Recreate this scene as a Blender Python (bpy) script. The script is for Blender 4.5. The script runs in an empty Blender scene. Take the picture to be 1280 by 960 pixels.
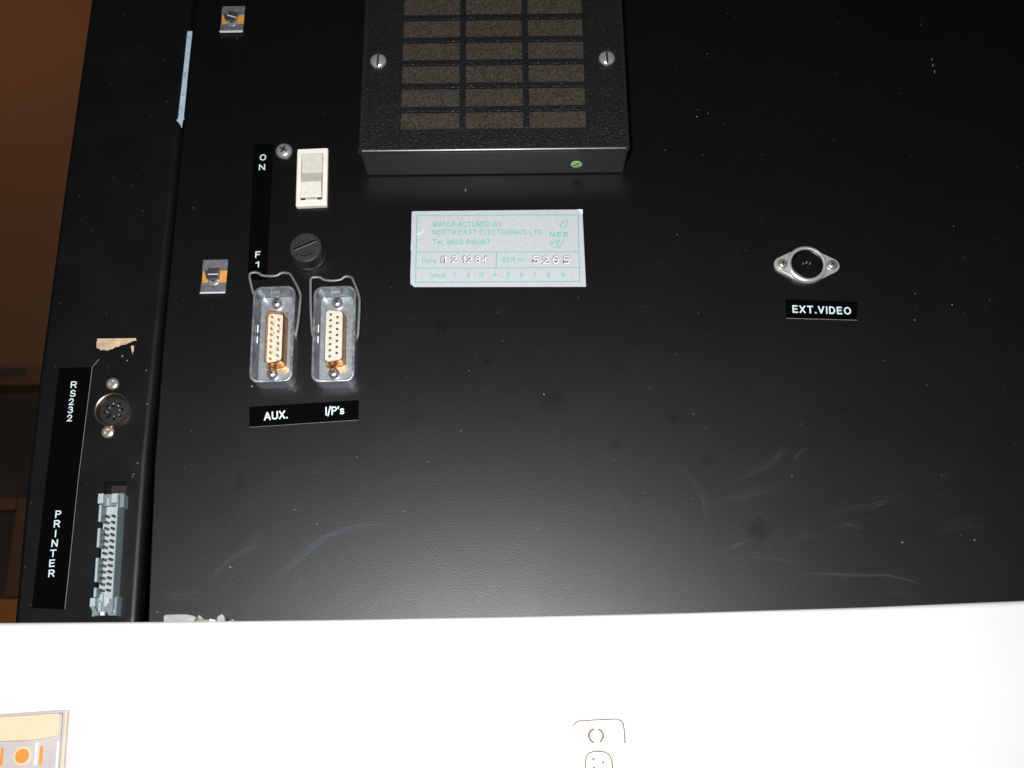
import bpy, bmesh, math, os, random
from mathutils import Vector, Matrix
random.seed(7)
SC = bpy.context.scene
COL = SC.collection
S = 0.001                       # all shapes below are written in millimetres
OZ = 800.0                      # height of the camera above the floor, mm

# ------------------------------------------------------------------ camera
F = 1256.0; PITCH = math.radians(18.8); ROLL = math.radians(1.25); D = 476.0
Fw = Vector((0, math.cos(PITCH), math.sin(PITCH)))
U0 = Vector((0, -math.sin(PITCH), math.cos(PITCH))); R0 = Vector((1, 0, 0))
Rt = R0*math.cos(ROLL) - U0*math.sin(ROLL)
Up = R0*math.sin(ROLL) + U0*math.cos(ROLL)
CAM = Vector((0, -D, 0))
cd = bpy.data.cameras.new('camera'); cam = bpy.data.objects.new('camera', cd); COL.objects.link(cam)
cd.sensor_width = 36.0; cd.lens = 36.0*F/1280.0; cd.clip_start = 0.01; cd.clip_end = 50
M = Matrix((Rt, Up, -Fw)).transposed().to_4x4()
M.translation = (CAM + Vector((0, 0, OZ)))*S
cam.matrix_world = M
cd.dof.use_dof = True; cd.dof.focus_distance = 0.50; cd.dof.aperture_fstop = 16.0
SC.camera = cam

def at(px, py, y=0.0):
    """point of the plane at depth y (mm) that the photograph shows at a pixel"""
    d = Fw + Rt*((px-640)/F) + Up*((480-py)/F)
    return CAM + d*((y-CAM.y)/d.y)

# ------------------------------------------------------------------ light
w = bpy.data.worlds.new('World'); SC.world = w; w.use_nodes = True
bg = w.node_tree.nodes['Background']; bg.inputs[0].default_value = (0.95, 0.95, 1.0, 1); bg.inputs[1].default_value = 0.014
fl = bpy.data.lights.new('camera_flash', 'AREA'); fl.shape = 'RECTANGLE'; fl.size = 0.030; fl.size_y = 0.018; fl.energy = 4.6
fl.color = (0.965, 0.985, 1.0)
flo = bpy.data.objects.new('camera_flash', fl); COL.objects.link(flo)
fm = M.copy(); fm.translation = (CAM + Rt*-28 + Up*27 + Fw*4 + Vector((0, 0, OZ)))*S
flo.matrix_world = fm
rl = bpy.data.lights.new('wall_fill_lamp', 'POINT'); rl.energy = 3.0; rl.color = (1.0, 0.62, 0.33); rl.shadow_soft_size = 0.06  # unseen warm lamp added to brighten the top of the wall
rlo = bpy.data.objects.new('wall_fill_lamp', rl); COL.objects.link(rlo); rlo.location = (-0.95, 0.62, 2.15)
SC.view_settings.view_transform = 'Standard'; SC.view_settings.look = 'None'
SC.view_settings.exposure = 0.0; SC.view_settings.gamma = 1.0

# ------------------------------------------------------------------ materials
def mat(name, col, rough=0.5, metal=0.0, bump=0.0, bscale=800.0, vary=0.0, vscale=60.0, rvary=0.0, spec=0.5, coat=0.0, crough=0.1, detail=4.0):
    m = bpy.data.materials.new(name); m.use_nodes = True
    nt = m.node_tree; b = nt.nodes['Principled BSDF']
    b.inputs['Base Color'].default_value = (*col, 1); b.inputs['Roughness'].default_value = rough
    b.inputs['Metallic'].default_value = metal; b.inputs['Specular IOR Level'].default_value = spec
    b.inputs['Coat Weight'].default_value = coat; b.inputs['Coat Roughness'].default_value = crough
    tc = nt.nodes.new('ShaderNodeTexCoord')
    if vary or rvary:
        n = nt.nodes.new('ShaderNodeTexNoise'); n.inputs['Scale'].default_value = vscale; n.inputs['Detail'].default_value = detail
        nt.links.new(tc.outputs['Object'], n.inputs['Vector'])
        if vary:
            r = nt.nodes.new('ShaderNodeValToRGB')
            r.color_ramp.elements[0].position = 0.3; r.color_ramp.elements[1].position = 0.7
            r.color_ramp.elements[0].color = (*[c*(1-vary) for c in col], 1)
            r.color_ramp.elements[1].color = (*[min(1, c*(1+vary)) for c in col], 1)
            nt.links.new(n.outputs[0], r.inputs[0]); nt.links.new(r.outputs[0], b.inputs['Base Color'])
        if rvary:
            mr = nt.nodes.new('ShaderNodeMapRange')
            mr.inputs[1].default_value = 0.3; mr.inputs[2].default_value = 0.7
            mr.inputs[3].default_value = max(0.02, rough-rvary); mr.inputs[4].default_value = min(1, rough+rvary)
            nt.links.new(n.outputs[0], mr.inputs[0]); nt.links.new(mr.outputs[0], b.inputs['Roughness'])
    if bump:
        n2 = nt.nodes.new('ShaderNodeTexNoise'); n2.inputs['Scale'].default_value = bscale; n2.inputs['Detail'].default_value = 3
        nt.links.new(tc.outputs['Object'], n2.inputs['Vector'])
        bp = nt.nodes.new('ShaderNodeBump'); bp.inputs['Strength'].default_value = bump; bp.inputs['Distance'].default_value = 0.0006
        nt.links.new(n2.outputs[0], bp.inputs['Height']); nt.links.new(bp.outputs[0], b.inputs['Normal'])
    return m

def see_through(name, col, alpha, rough=0.6):
    m = mat(name, col, rough); m.node_tree.nodes['Principled BSDF'].inputs['Alpha'].default_value = alpha
    return m

MT = dict(
 flange=mat('satin_black_edge_paint', (0.0028, 0.0032, 0.0038), 0.45, spec=0.28, bump=0.05, bscale=1500, rvary=0.05, vscale=40),
 vent=mat('textured_black_paint', (0.0075, 0.008, 0.0088), 0.34, bump=0.95, bscale=1000, rvary=0.1, vscale=900),
 ventedge=mat('rubbed_black_edge', (0.014, 0.014, 0.015), 0.3, spec=0.8, rvary=0.06, vscale=500),
 ventside=mat('smooth_black_paint', (0.019, 0.0195, 0.021), 0.4),
 foam=mat('brown_filter_foam', (0.041, 0.032, 0.025), 0.95, bump=0.9, bscale=900, vary=0.6, vscale=1000, spec=0.1),
 strip=mat('gloss_black_tape', (0.0018, 0.0018, 0.0020), 0.16, spec=0.15),
 ink=mat('pale_blue_white_letters', (0.60, 0.72, 0.72), 0.6, vary=0.08, vscale=900),
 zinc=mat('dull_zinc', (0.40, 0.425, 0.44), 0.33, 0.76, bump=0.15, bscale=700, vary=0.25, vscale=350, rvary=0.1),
 zincwall=mat('shaded_cast_zinc', (0.24, 0.255, 0.27), 0.36, 0.8, bump=0.15, bscale=600, vary=0.3, vscale=300),  # hood inner walls: shade put into a darker copy of the zinc
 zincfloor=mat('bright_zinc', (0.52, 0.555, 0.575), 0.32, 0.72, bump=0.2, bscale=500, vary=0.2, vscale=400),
 steel=mat('bright_steel', (0.68, 0.65, 0.64), 0.25, 0.75, rvary=0.08, vscale=700),
 steelhood=mat('mirror_steel', (0.72, 0.70, 0.70), 0.34, 0.92),
 wire=mat('dull_spring_wire', (0.20, 0.195, 0.17), 0.5, 0.4, vary=0.2, vscale=500),
 dark=mat('dark_recess', (0.012, 0.011, 0.011), 0.7),  # stands in for the shade inside screw slots, holes and gaps
 gold=mat('gold_plate', (0.48, 0.22, 0.065), 0.3, 0.9, vary=0.25, vscale=300),
 palegold=mat('pale_gold_flange', (0.50, 0.39, 0.26), 0.38, 0.7, vary=0.25, vscale=300),
 copper=mat('copper_contact', (0.62, 0.30, 0.10), 0.4, 0.6, vary=0.3, vscale=900),
 cream=mat('cream_insulator', (0.56, 0.525, 0.42), 0.5, vary=0.06, vscale=300),
 switch=mat('cream_switch_plastic', (0.80, 0.735, 0.64), 0.4, vary=0.05, vscale=150),
 rocker=mat('cream_rocker_plastic', (0.60, 0.56, 0.49), 0.4, vary=0.08, vscale=250),
 fuse=mat('black_bakelite', (0.008, 0.008, 0.0085), 0.34, bump=0.08),
 fuseface=mat('sheen_bakelite_face', (0.024, 0.024, 0.026), 0.42, vary=0.2, vscale=200),  # cap face lighter than the bakelite, its sheen put into the colour
 black=mat('deep_black', (0.003, 0.003, 0.003), 0.8, spec=0.1),
 plate=mat('silver_foil_label', (0.52, 0.525, 0.55), 0.42, 0.15, bump=0.06, bscale=250, vary=0.06, vscale=500),
 platewhite=mat('silver_white', (0.80, 0.79, 0.80), 0.4),  # also painted as highlight on stamped digits and hood walls
 green=mat('green_print', (0.10, 0.42, 0.31), 0.6, vary=0.12, vscale=600),
 stamp=mat('dark_stamp_shade', (0.16, 0.145, 0.15), 0.6, vary=0.85, vscale=420),  # shaded rim of the stamped digits, put into the colour
 dot=mat('green_paper_dot', (0.30, 0.48, 0.17), 0.7),
 dotink=mat('dark_green_ink', (0.05, 0.09, 0.02), 0.7),
 paper=mat('torn_cream_paper', (0.50, 0.36, 0.23), 0.8, vary=0.25, vscale=250),
 tape=mat('pale_blue_tape', (0.36, 0.46, 0.53), 0.6, vary=0.12, vscale=120),
 blueink=mat('blue_pen_ink', (0.05, 0.09, 0.25), 0.6),
 tongue=mat('blued_steel', (0.30, 0.30, 0.32), 0.3, 0.9, vary=0.3, vscale=500),
 clip=mat('zinc_clip', (0.24, 0.235, 0.255), 0.38, 0.55, vary=0.3, vscale=400),
 clipedge=mat('polished_clip_edge', (0.75, 0.76, 0.76), 0.4, 0.2),
 orange=mat('orange_primer', (0.56, 0.25, 0.045), 0.6, vary=0.15, vscale=300),
 header=mat('grey_header_plastic', (0.16, 0.20, 0.21), 0.45, vary=0.08, vscale=300),
 headerpale=mat('pale_header_plastic', (0.34, 0.40, 0.415), 0.45, vary=0.06, vscale=300),
 bronze=mat('bronze_pin', (0.20, 0.10, 0.05), 0.45, 0.4),
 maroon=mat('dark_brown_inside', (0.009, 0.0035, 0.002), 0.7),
 ring=mat('cast_alloy', (0.62, 0.64, 0.62), 0.36, 0.6, bump=0.1, bscale=600, rvary=0.08, vscale=300),
 cupring=mat('dark_tarnished_cup', (0.40, 0.31, 0.23), 0.26, 0.95, vary=0.35, vscale=200),
 ringwarm=mat('tarnished_nickel', (0.55, 0.47, 0.40), 0.3, 0.75, vary=0.3, vscale=200),
 socket=mat('black_socket_plastic', (0.004, 0.004, 0.0045), 0.3),
 dinface=mat('grey_black_socket_face', (0.012, 0.013, 0.0135), 0.5),
 casing=mat('white_painted_casing', (0.77, 0.755, 0.73), 0.5, bump=0.10, bscale=900, vary=0.08, vscale=8, detail=8),
 tan=mat('tan_groove_shade', (0.24, 0.15, 0.10), 0.7, vary=0.2, vscale=300),  # tan lines and dots drawn in place of the shade in moulded grooves
 creampad=mat('cream_plastic_pad', (0.70, 0.56, 0.37), 0.5, vary=0.05, vscale=80),
 lilac=mat('pale_grey_plastic', (0.50, 0.44, 0.42), 0.5, vary=0.06, vscale=80),
 glow=mat('orange_plastic', (0.66, 0.26, 0.045), 0.5),
 chip=mat('grey_white_plastic_scrap', (0.29, 0.30, 0.29), 0.6, vary=0.2, vscale=300),
 chiptan=mat('tan_plastic_scrap', (0.30, 0.23, 0.18), 0.7, vary=0.2, vscale=300),
 wall=mat('warm_brown_wall_paint', (0.225, 0.108, 0.057), 0.85, vary=0.06, vscale=3),
 board=mat('brown_varnished_wood', (0.14, 0.066, 0.034), 0.5, vary=0.2, vscale=9),
 boarddark=mat('dark_stained_wood', (0.05, 0.035, 0.022), 0.6, vary=0.25, vscale=9),
 boardorange=mat('orange_brown_wood', (0.40, 0.145, 0.03), 0.5, vary=0.2, vscale=9),
 floor=mat('dark_brown_carpet', (0.08, 0.05, 0.035), 0.95, bump=0.5, bscale=300, vary=0.3, vscale=200),
 dust=mat('grey_dust', (0.20, 0.195, 0.19), 0.9),
 dustwarm=mat('tan_dust', (0.22, 0.14, 0.09), 0.9),
 scuff=see_through('blue_grey_scuff', (0.20, 0.26, 0.30), 0.065, 0.6),
 scuff2=see_through('faint_scuff', (0.19, 0.23, 0.26), 0.042, 0.6),
)
def panel_material():
    m = mat('satin_black_panel_paint', (0.0016, 0.0018, 0.0021), 0.40, bump=0.10, bscale=1300)
    nt = m.node_tree; b = nt.nodes['Principled BSDF']
    tc = nt.nodes.new('ShaderNodeTexCoord')
    def noise(sc, det):
        n = nt.nodes.new('ShaderNodeTexNoise'); n.inputs['Scale'].default_value = sc; n.inputs['Detail'].default_value = det
        nt.links.new(tc.outputs['Object'], n.inputs['Vector']); return n.outputs[0]
    def math_(op, a, b2):
        n = nt.nodes.new('ShaderNodeMath'); n.operation = op
        for i, v in enumerate((a, b2)):
            if isinstance(v, (int, float)): n.inputs[i].default_value = v
            else: nt.links.new(v, n.inputs[i])
        return n.outputs[0]
    # worn patches and greasy smudges change the gloss
    r = math_('ADD', 0.375, math_('MULTIPLY', noise(16, 6), 0.09)); r = math_('ADD', r, math_('MULTIPLY', noise(90, 5), 0.05))
    spec = 0.44
    for (px, py, rad, k) in [(550, 411, 9, .30), (608, 452, 4, .35), (690, 497, 12, .32), (945, 664, 11, .4), (885, 575, 6, .25), (790, 425, 8, .15),
                             (640, 520, 10, .12), (842, 522, 5, .3), (1052, 512, 5, .22), (300, 602, 7, .25), (770, 555, 6, .2), (520, 523, 8, .2)]:
        p = at(px, py, 0); v = nt.nodes.new('ShaderNodeVectorMath'); v.operation = 'DISTANCE'
        nt.links.new(tc.outputs['Object'], v.inputs[0]); v.inputs[1].default_value = (p.x*S, 0, (p.z)*S)
        wob = math_('ADD', v.outputs['Value'], math_('MULTIPLY', math_('SUBTRACT', noise(160, 3), 0.5), rad*S*1.5))
        mr = nt.nodes.new('ShaderNodeMapRange'); mr.interpolation_type = 'SMOOTHSTEP'
        mr.inputs[1].default_value = rad*S*0.15*0.4; mr.inputs[2].default_value = rad*S*0.8
        mr.inputs[3].default_value = k*.34; mr.inputs[4].default_value = 0
        nt.links.new(wob, mr.inputs[0]); spec = math_('SUBTRACT', spec, mr.outputs[0])
    nt.links.new(r, b.inputs['Roughness']); nt.links.new(math_('MAXIMUM', spec, 0.02), b.inputs['Specular IOR Level'])
    # wiped side to side for years: the sheen spreads sideways
    tg = nt.nodes.new('ShaderNodeCombineXYZ'); tg.inputs[0].default_value = 1.0; nt.links.new(tg.outputs[0], b.inputs['Tangent'])
    b.inputs['Anisotropic'].default_value = 0.35; b.inputs['Anisotropic Rotation'].default_value = 0.0
    b.inputs['Coat Weight'].default_value = 0.035; b.inputs['Coat Roughness'].default_value = 0.14
    return m
MT['panel'] = panel_material()

# ------------------------------------------------------------------ mesh helpers
class MB:
    def __init__(s): s.v = []; s.f = []; s.m = []; s.mats = []
    def mi(s, m):
        if m not in s.mats: s.mats.append(m)
        return s.mats.index(m)
    def add(s, vs, fs, m):
        o = len(s.v); k = s.mi(m); s.v += [tuple(p) for p in vs]
        for f in fs: s.f.append(tuple(i+o for i in f)); s.m.append(k)
    def box(s, c, d, m, bev=0.0, rot=0.0):
        bm = bmesh.new(); bmesh.ops.create_cube(bm, size=1)
        for v in bm.verts: v.co = Vector((v.co.x*d[0], v.co.y*d[1], v.co.z*d[2]))
        if bev: bmesh.ops.bevel(bm, geom=bm.edges[:], offset=bev, segments=2, affect='EDGES', profile=0.5)
        R = Matrix.Rotation(rot, 3, 'Y'); C = Vector(c)
        bm.verts.index_update()
        s.add([C + R @ v.co for v in bm.verts], [[v.index for v in f.verts] for f in bm.faces], m); bm.free()
    def loft(s, loops, m, cap0=False, cap1=False, closed=True):
        n = len(loops[0]); vs = [p for l in loops for p in l]; fs = []
        for i in range(len(loops)-1):
            for j in range(n if closed else n-1):
                a, b = i*n+j, i*n+(j+1) % n
                fs.append((a, b, b+n, a+n))
        if cap0: fs.append(tuple(range(n))[::-1])
        if cap1: fs.append(tuple(range((len(loops)-1)*n, len(loops)*n)))
        s.add(vs, fs, m)
    def lathe(s, prof, m, c=(0, 0, 0), n=28, knurl=0.0):
        """profile of (radius, y) turned about the y axis"""
        loops = []
        for r, y in prof:
            loops.append([(c[0]+r*(1-(knurl if (j % 2 and r > 0) else 0))*math.cos(2*math.pi*j/n), c[1]+y, c[2]+r*(1-(knurl if (j % 2 and r > 0) else 0))*math.sin(2*math.pi*j/n)) for j in range(n)])
        s.loft(loops, m, cap0=False, cap1=True)
    def tube(s, pts, r, m, n=8, cap=True):
        pts = [Vector(p) for p in pts]; loops = []; prev = None
        for i, p in enumerate(pts):
            t = (pts[min(i+1, len(pts)-1)] - pts[max(i-1, 0)]).normalized()
            if prev is None:
                a = Vector((0, 1, 0)) if abs(t.y) < 0.9 else Vector((1, 0, 0))
                prev = (a - t*a.dot(t)).normalized()
            prev = (prev - t*prev.dot(t)).normalized(); q = t.cross(prev)
            loops.append([p + (prev*math.cos(2*math.pi*j/n) + q*math.sin(2*math.pi*j/n))*r for j in range(n)])
        s.loft(loops, m, cap, cap)
    def prism(s, poly, y0, y1, m, bev=0.0):
        """polygon (x, z) pushed from y0 (back) to y1 (front)"""
        if bev:
            c = Vector((sum(p[0] for p in poly)/len(poly), sum(p[1] for p in poly)/len(poly)))
            inn = []
            for p in poly:
                d = Vector(p)-c; L = max(d.length, 1e-6); q = c + d*(max(L-bev, 0)/L); inn.append((q.x, q.y))
            s.loft([[(x, y0, z) for x, z in poly], [(x, y1+bev, z) for x, z in poly], [(x, y1, z) for x, z in inn]], m, True, True)
        else:
            s.loft([[(x, y0, z) for x, z in poly], [(x, y1, z) for x, z in poly]], m, True, True)
    def bar(s, a, b, wd, y, m, th=0.03):
        """thin printed line between two (x, z) points"""
        y -= (len(s.f) % 48)/6*0.003
        a, b = Vector(a), Vector(b); d = (b-a).normalized(); nrm = Vector((-d.y, d.x))*wd/2
        a = a-d*wd*0.4; b = b+d*wd*0.4
        s.prism([tuple(a-nrm), tuple(b-nrm), tuple(b+nrm), tuple(a+nrm)], y+th, y, m)
    def text(s, body, cx, cz, wd, ht, y, m, rot=0.0, weight=0.18, space=1.0):
        """grotesque lettering drawn with strokes; weight is the stroke over the cap height"""
        strokes = []; x = 0.0
        for ch in body:
            if ch == ' ': x += 0.42*space; continue
            g = GLYPH[ch]; w_ = max(p[0] for st in g for p in st)
            for st in g: strokes.append([(p[0]+x, p[1]) for p in st])
            x += w_ + (0.16 + weight)*space
        xs = [p[0] for st in strokes for p in st]; zs = [p[1] for st in strokes for p in st]
        x0, x1, z0, z1 = min(xs), max(xs), min(zs), max(zs); sw = weight*ht
        kx = max(wd-sw, 0.01)/max(x1-x0, 1e-6); kz = max(ht-sw, .01)/max(z1-z0, 1e-6)
        if x1-x0 < .02: kx = kz
        c, sn = math.cos(rot), math.sin(rot)
        for n_, st in enumerate(strokes):
            P = [Vector(((p[0]-(x0+x1)/2)*kx, (p[1]-(z0+z1)/2)*kz)) for p in st]
            Q = [P[0]]
            for p in P[1:]:
                if (p-Q[-1]).length > 1e-4: Q.append(p)
            closed = len(Q) > 3 and (Q[0]-Q[-1]).length < 1e-3
            if closed: Q.pop()
            N = len(Q); L, R = [], []
            for i in range(N):
                a = Q[i-1] if (i or closed) else None; b = Q[(i+1) % N] if (i < N-1 or closed) else None
                d1 = (Q[i]-a).normalized() if a is not None else None; d2 = (b-Q[i]).normalized() if b is not None else None
                d1 = d1 or d2; d2 = d2 or d1
                n1 = Vector((-d1.y, d1.x)); n2 = Vector((-d2.y, d2.x)); mt = n1+n2
                mt = mt.normalized() if mt.length > .2 else n1
                k = min(1/max(mt.dot(n1), .35), 2.2)*sw/2
                ext = Vector((0, 0))
                if a is None: ext = -d2*sw*.5
                if b is None: ext = d1*sw*.5
                L.append(Q[i]+ext+mt*k); R.append(Q[i]+ext-mt*k)
            def out(p): return (cx + p.x*c + p.y*sn, y-n_*.003, cz - p.x*sn + p.y*c)
            vs = [out(p) for p in L]+[out(p) for p in R]; fs = []
            for i in range(N if closed else N-1):
                i2 = (i+1) % N; fs.append((i, i2, N+i2, N+i))
            s.add(vs, fs, m)
    def build(s, name, m=None, parent=None, loc=(0, 0, 0), rot=0.0, sharp=35, mesh=None):
        me = mesh
        if me is None:
            me = bpy.data.meshes.new(name)
            me.from_pydata([(x*S, y*S, z*S) for x, y, z in s.v], [], s.f)
            for k in s.mats: me.materials.append(MT[k])
            me.polygons.foreach_set('material_index', s.m)
            bm = bmesh.new(); bm.from_mesh(me)
            bmesh.ops.recalc_face_normals(bm, faces=bm.faces[:]); bm.to_mesh(me); bm.free()
            me.polygons.foreach_set('use_smooth', [True]*len(me.polygons))
            me.set_sharp_from_angle(angle=math.radians(sharp))
        return link(name, me, parent, loc, rot)
def link(name, me, parent=None, loc=(0, 0, 0), rot=0.0):
    o = bpy.data.objects.new(name, me); COL.objects.link(o)
    if parent is not None: o.parent = parent
    o.location = Vector(loc)*S; o.rotation_euler = (0, rot, 0)
    wn = o.modifiers.new('face_weighted_normals', 'WEIGHTED_NORMAL'); wn.keep_sharp = True; wn.weight = 100
    return o
def arc(cx, cy, rx, ry, a0, a1, n=12):
    return [(cx+rx*math.cos(math.radians(a0+(a1-a0)*k/n)), cy+ry*math.sin(math.radians(a0+(a1-a0)*k/n))) for k in range(n+1)]
BOWL = [(0, 1), (.34, 1)]+arc(.34, .74, .27, .26, 90, -90)+[(0, .48)]
STEM = [(0, 0), (0, 1)]
GLYPH = {
 'A': [[(0, 0), (.34, .96)], [(.74, 0), (.40, .96)], [(.14, .3), (.6, .3)]], 'B': [STEM, [(0, 1), (.36, 1)]+arc(.36, .76, .24, .24, 90, -90)+[(0, .52)], [(0, .52), (.38, .52)]+arc(.38, .26, .27, .26, 90, -90)+[(0, 0)]],
 'C': [arc(.38, .5, .38, .5, 42, 318, 18)], 'D': [[(0, .5), (0, 1), (.3, 1)]+arc(.3, .5, .37, .5, 90, -90, 14)+[(0, 0), (0, .5)]],
 'E': [[(.56, 1), (0, 1), (0, 0), (.58, 0)], [(.05, .52), (.5, .52)]], 'F': [[(.56, 1), (0, 1), (0, 0)], [(.05, .5), (.47, .5)]],
 'H': [[(0, 0), (0, 1)], [(.66, 0), (.66, 1)], [(.05, .52), (.6, .52)]], 'I': [[(0, 0), (0, 1)]], 'L': [[(0, 1), (0, 0), (.53, 0)]],
 'M': [STEM, [(.8, 0), (.8, 1)], [(.04, .94), (.4, .08)], [(.76, .94), (.4, .08)]], 'N': [STEM, [(.66, 0), (.66, 1)], [(.06, .93), (.60, .07)]], 'O': [arc(.42, .5, .42, .5, 0, 360, 28)], 'P': [STEM, BOWL],
 'R': [STEM, BOWL, [(.36, .46), (.60, .02)]], 'S': [arc(.32, .75, .28, .25, 15, 265, 12)+arc(.32, .25, .32, .25, 85, -165, 12)],
 'T': [[(0, 1), (.68, 1)], [(.34, .95), (.34, 0)]], 'U': [[(0, 1), (0, .32)]+arc(.33, .32, .33, .32, 180, 360)+[(.66, 1)]], 'V': [[(0, 1), (.34, .05)], [(.72, 1), (.38, .05)]],
 'X': [[(0, 0), (.66, 1)], [(0, 1), (.66, 0)]], 'Y': [[(0, 1), (.33, .46)], [(.68, 1), (.35, .46)], [(.34, .45), (.34, 0)]],
 '0': [arc(.29, .5, .29, .5, 0, 360, 24)], '1': [[(.25, 0), (.25, 1)], [(.02, .76), (.2, .88)]], '2': [arc(.29, .71, .28, .29, 175, -30, 12)+[(.02, 0), (.6, 0)]],
 '3': [arc(.28, .76, .25, .24, 160, -90, 12), arc(.28, .27, .30, .27, 90, -160, 12)], '4': [[(.46, 0), (.46, 1)], [(.42, .93), (.04, .33)], [(.02, .27), (.64, .27)]],
 '5': [[(.53, 1), (.1, 1), (.04, .5)]+arc(.28, .32, .30, .32, 128, -142, 12)], '6': [arc(.3, .31, .29, .31, 0, 360, 20), arc(.31, .5, .30, .5, 45, 190, 10)],
 '7': [[(0, 1), (.58, 1), (.36, .55), (.22, 0)]], '8': [arc(.3, .765, .245, .235, 0, 360, 20), arc(.3, .265, .295, .265, 0, 360, 20)], '9': [arc(.3, .69, .29, .31, 0, 360, 20), arc(.29, .5, .30, .5, 10, -135, 10)],
 'a': [arc(.24, .33, .24, .33, 0, 360, 18), [(.5, .68), (.5, 0)]], 'd': [arc(.24, .33, .24, .33, 0, 360, 18), [(.5, 1), (.5, 0)]],
 'e': [[(.03, .35), (.52, .35)]+arc(.27, .33, .26, .33, 5, 310, 14)], 'l': [[(0, 0), (0, 1)]], 'o': [arc(.27, .33, .27, .33, 0, 360, 18)],
 's': [[(x*.78, z*.68) for x, z in arc(.32, .75, .26, .25, 20, 265, 10)+arc(.32, .25, .29, .25, 85, -160, 10)]], 't': [[(.13, .92), (.13, .1), (.3, 0)], [(0, .68), (.3, .68)]],
 '.': [[(0, 0), (0, .03)]], '\u2019': [[(0.06, 1), (0, .78)]], '/': [[(0, -.14), (.34, 1.1)]],
}
def rpoly(pts, r, seg=5):
    """polygon (x, z) with rounded corners; r a number or one per corner"""
    n = len(pts); out = []
    for i in range(n):
        p = Vector(pts[i]); a = Vector(pts[i-1]); b = Vector(pts[(i+1) % n]); rr = r[i] if isinstance(r, (list, tuple)) else r
        u = (a-p).normalized(); v = (b-p).normalized(); ang = u.angle(v)
        t = rr/math.tan(ang/2); p1 = p+u*t; p2 = p+v*t
        bis = (u+v).normalized(); c = p+bis*(rr/math.sin(ang/2))
        a1 = math.atan2(p1.y-c.y, p1.x-c.x); a2 = math.atan2(p2.y-c.y, p2.x-c.x); da = a2-a1
        while da > math.pi: da -= 2*math.pi
        while da < -math.pi: da += 2*math.pi
        for k in range(seg+1):
            q = a1+da*k/seg; out.append((c.x+rr*math.cos(q), c.y+rr*math.sin(q)))
    return out
def rr(wd, ht, r, y, cx=0.0, cz=0.0, seg=5):
    h, k = wd/2, ht/2
    return [(x+cx, y, z+cz) for x, z in rpoly([(-h, -k), (h, -k), (h, k), (-h, k)], max(r, 0.02), seg)]
def rect(c4, y=0.0, axis=None):
    """centre, width, height and lean of a rectangle seen at four pixels tl, tr, br, bl"""
    tl, tr, br, bl = [at(px, py, y) for px, py in c4]
    c = (tl+tr+br+bl)/4; h = ((tr-tl)+(br-bl))/2; v = ((tl-bl)+(tr-br))/2
    if axis is None: axis = 'x' if h.length > v.length else 'z'
    ang = -math.atan2(h.z, h.x) if axis == 'x' else math.atan2(v.x, v.z)
    return c, h.length, v.length, ang
def world(c): return Vector((c.x, c.y, c.z+OZ))
def local(p, c, ang):
    """a panel point seen from a part placed at c and leaning by ang"""
    d = Matrix.Rotation(-ang, 3, 'Y') @ (p-c); return d
def mm(px, py, y=0.0, n=100.0):
    """millimetres that n pixels span round a pixel, across"""
    return (at(px+n/2, py, y)-at(px-n/2, py, y)).length/n
def empty(name, loc=(0, 0, 0), label=None, cat=None, group=None):
    o = bpy.data.objects.new(name, None); COL.objects.link(o); o.location = Vector(loc)*S
    if label: o['label'] = label
    if cat: o['category'] = cat
    if group: o['group'] = group
    return o
def interp(tab, z):
    tab = sorted(tab)
    for (z0, x0), (z1, x1) in zip(tab, tab[1:]):
        if z <= z1 or (z1, x1) == tab[-1]: return x0 + (x1-x0)*(z-z0)/(z1-z0)

# ------------------------------------------------------------------ setting: floor and far wall
mb = MB(); mb.box((0, 0, -5), (6000, 6000, 10), 'floor'); o = mb.build('floor'); o['kind'] = 'structure'
WY = 1150.0
mb = MB(); mb.box((0, WY+50, 1500), (6000, 100, 3000), 'wall'); o = mb.build('wall'); o['kind'] = 'structure'

# low wooden cupboard against the far wall, seen past the left edge of the machine
cup = empty('wooden_cupboard', (-760, WY-160, 0), 'low dark brown wooden cupboard against the brown wall', 'cupboard')
def zz(py): return at(30, py, WY-320).z+OZ
ztop, zled, zdoor, zdoor1 = zz(457), zz(484), zz(622), zz(746)
mb = MB(); mb.box((0, -5, (ztop+zled)/2), (1000, 330, ztop-zled), 'board', 4)
top = mb.build('top_board', parent=cup)
xr = at(34, 470, WY-325).x+760
mb = MB(); mb.box((xr-250, -169.5, zz(468)), (500, 3, 11), 'boarddark'); mb.build('groove', parent=top)
mb = MB(); mb.box((0, 8, (zled+0)/2), (980, 300, zled-1), 'boarddark', 3); mb.build('carcass', parent=cup)
mb = MB()
xs = at(12, 690, WY-320).x+760; xe = xs+52
mb.box((xe-26, -150, (zdoor+zdoor1)/2), (52, 18, zdoor-zdoor1), 'board', 2)
mb.box((xs-202, -150, zdoor-8), (400, 17, 16), 'board', 2)
mb.build('door_frame', parent=cup)
mb = MB(); mb.box((xs-150, -152, zdoor1-60), (520, 22, 116), 'boardorange', 2); mb.build('drawer_front', parent=cup)

# ------------------------------------------------------------------ the black machine
cab = empty('black_equipment_cabinet', (0, 0, 0), 'black metal equipment cabinet whose back panel carries connectors, a vent and printed labels', 'electronic equipment')

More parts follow.
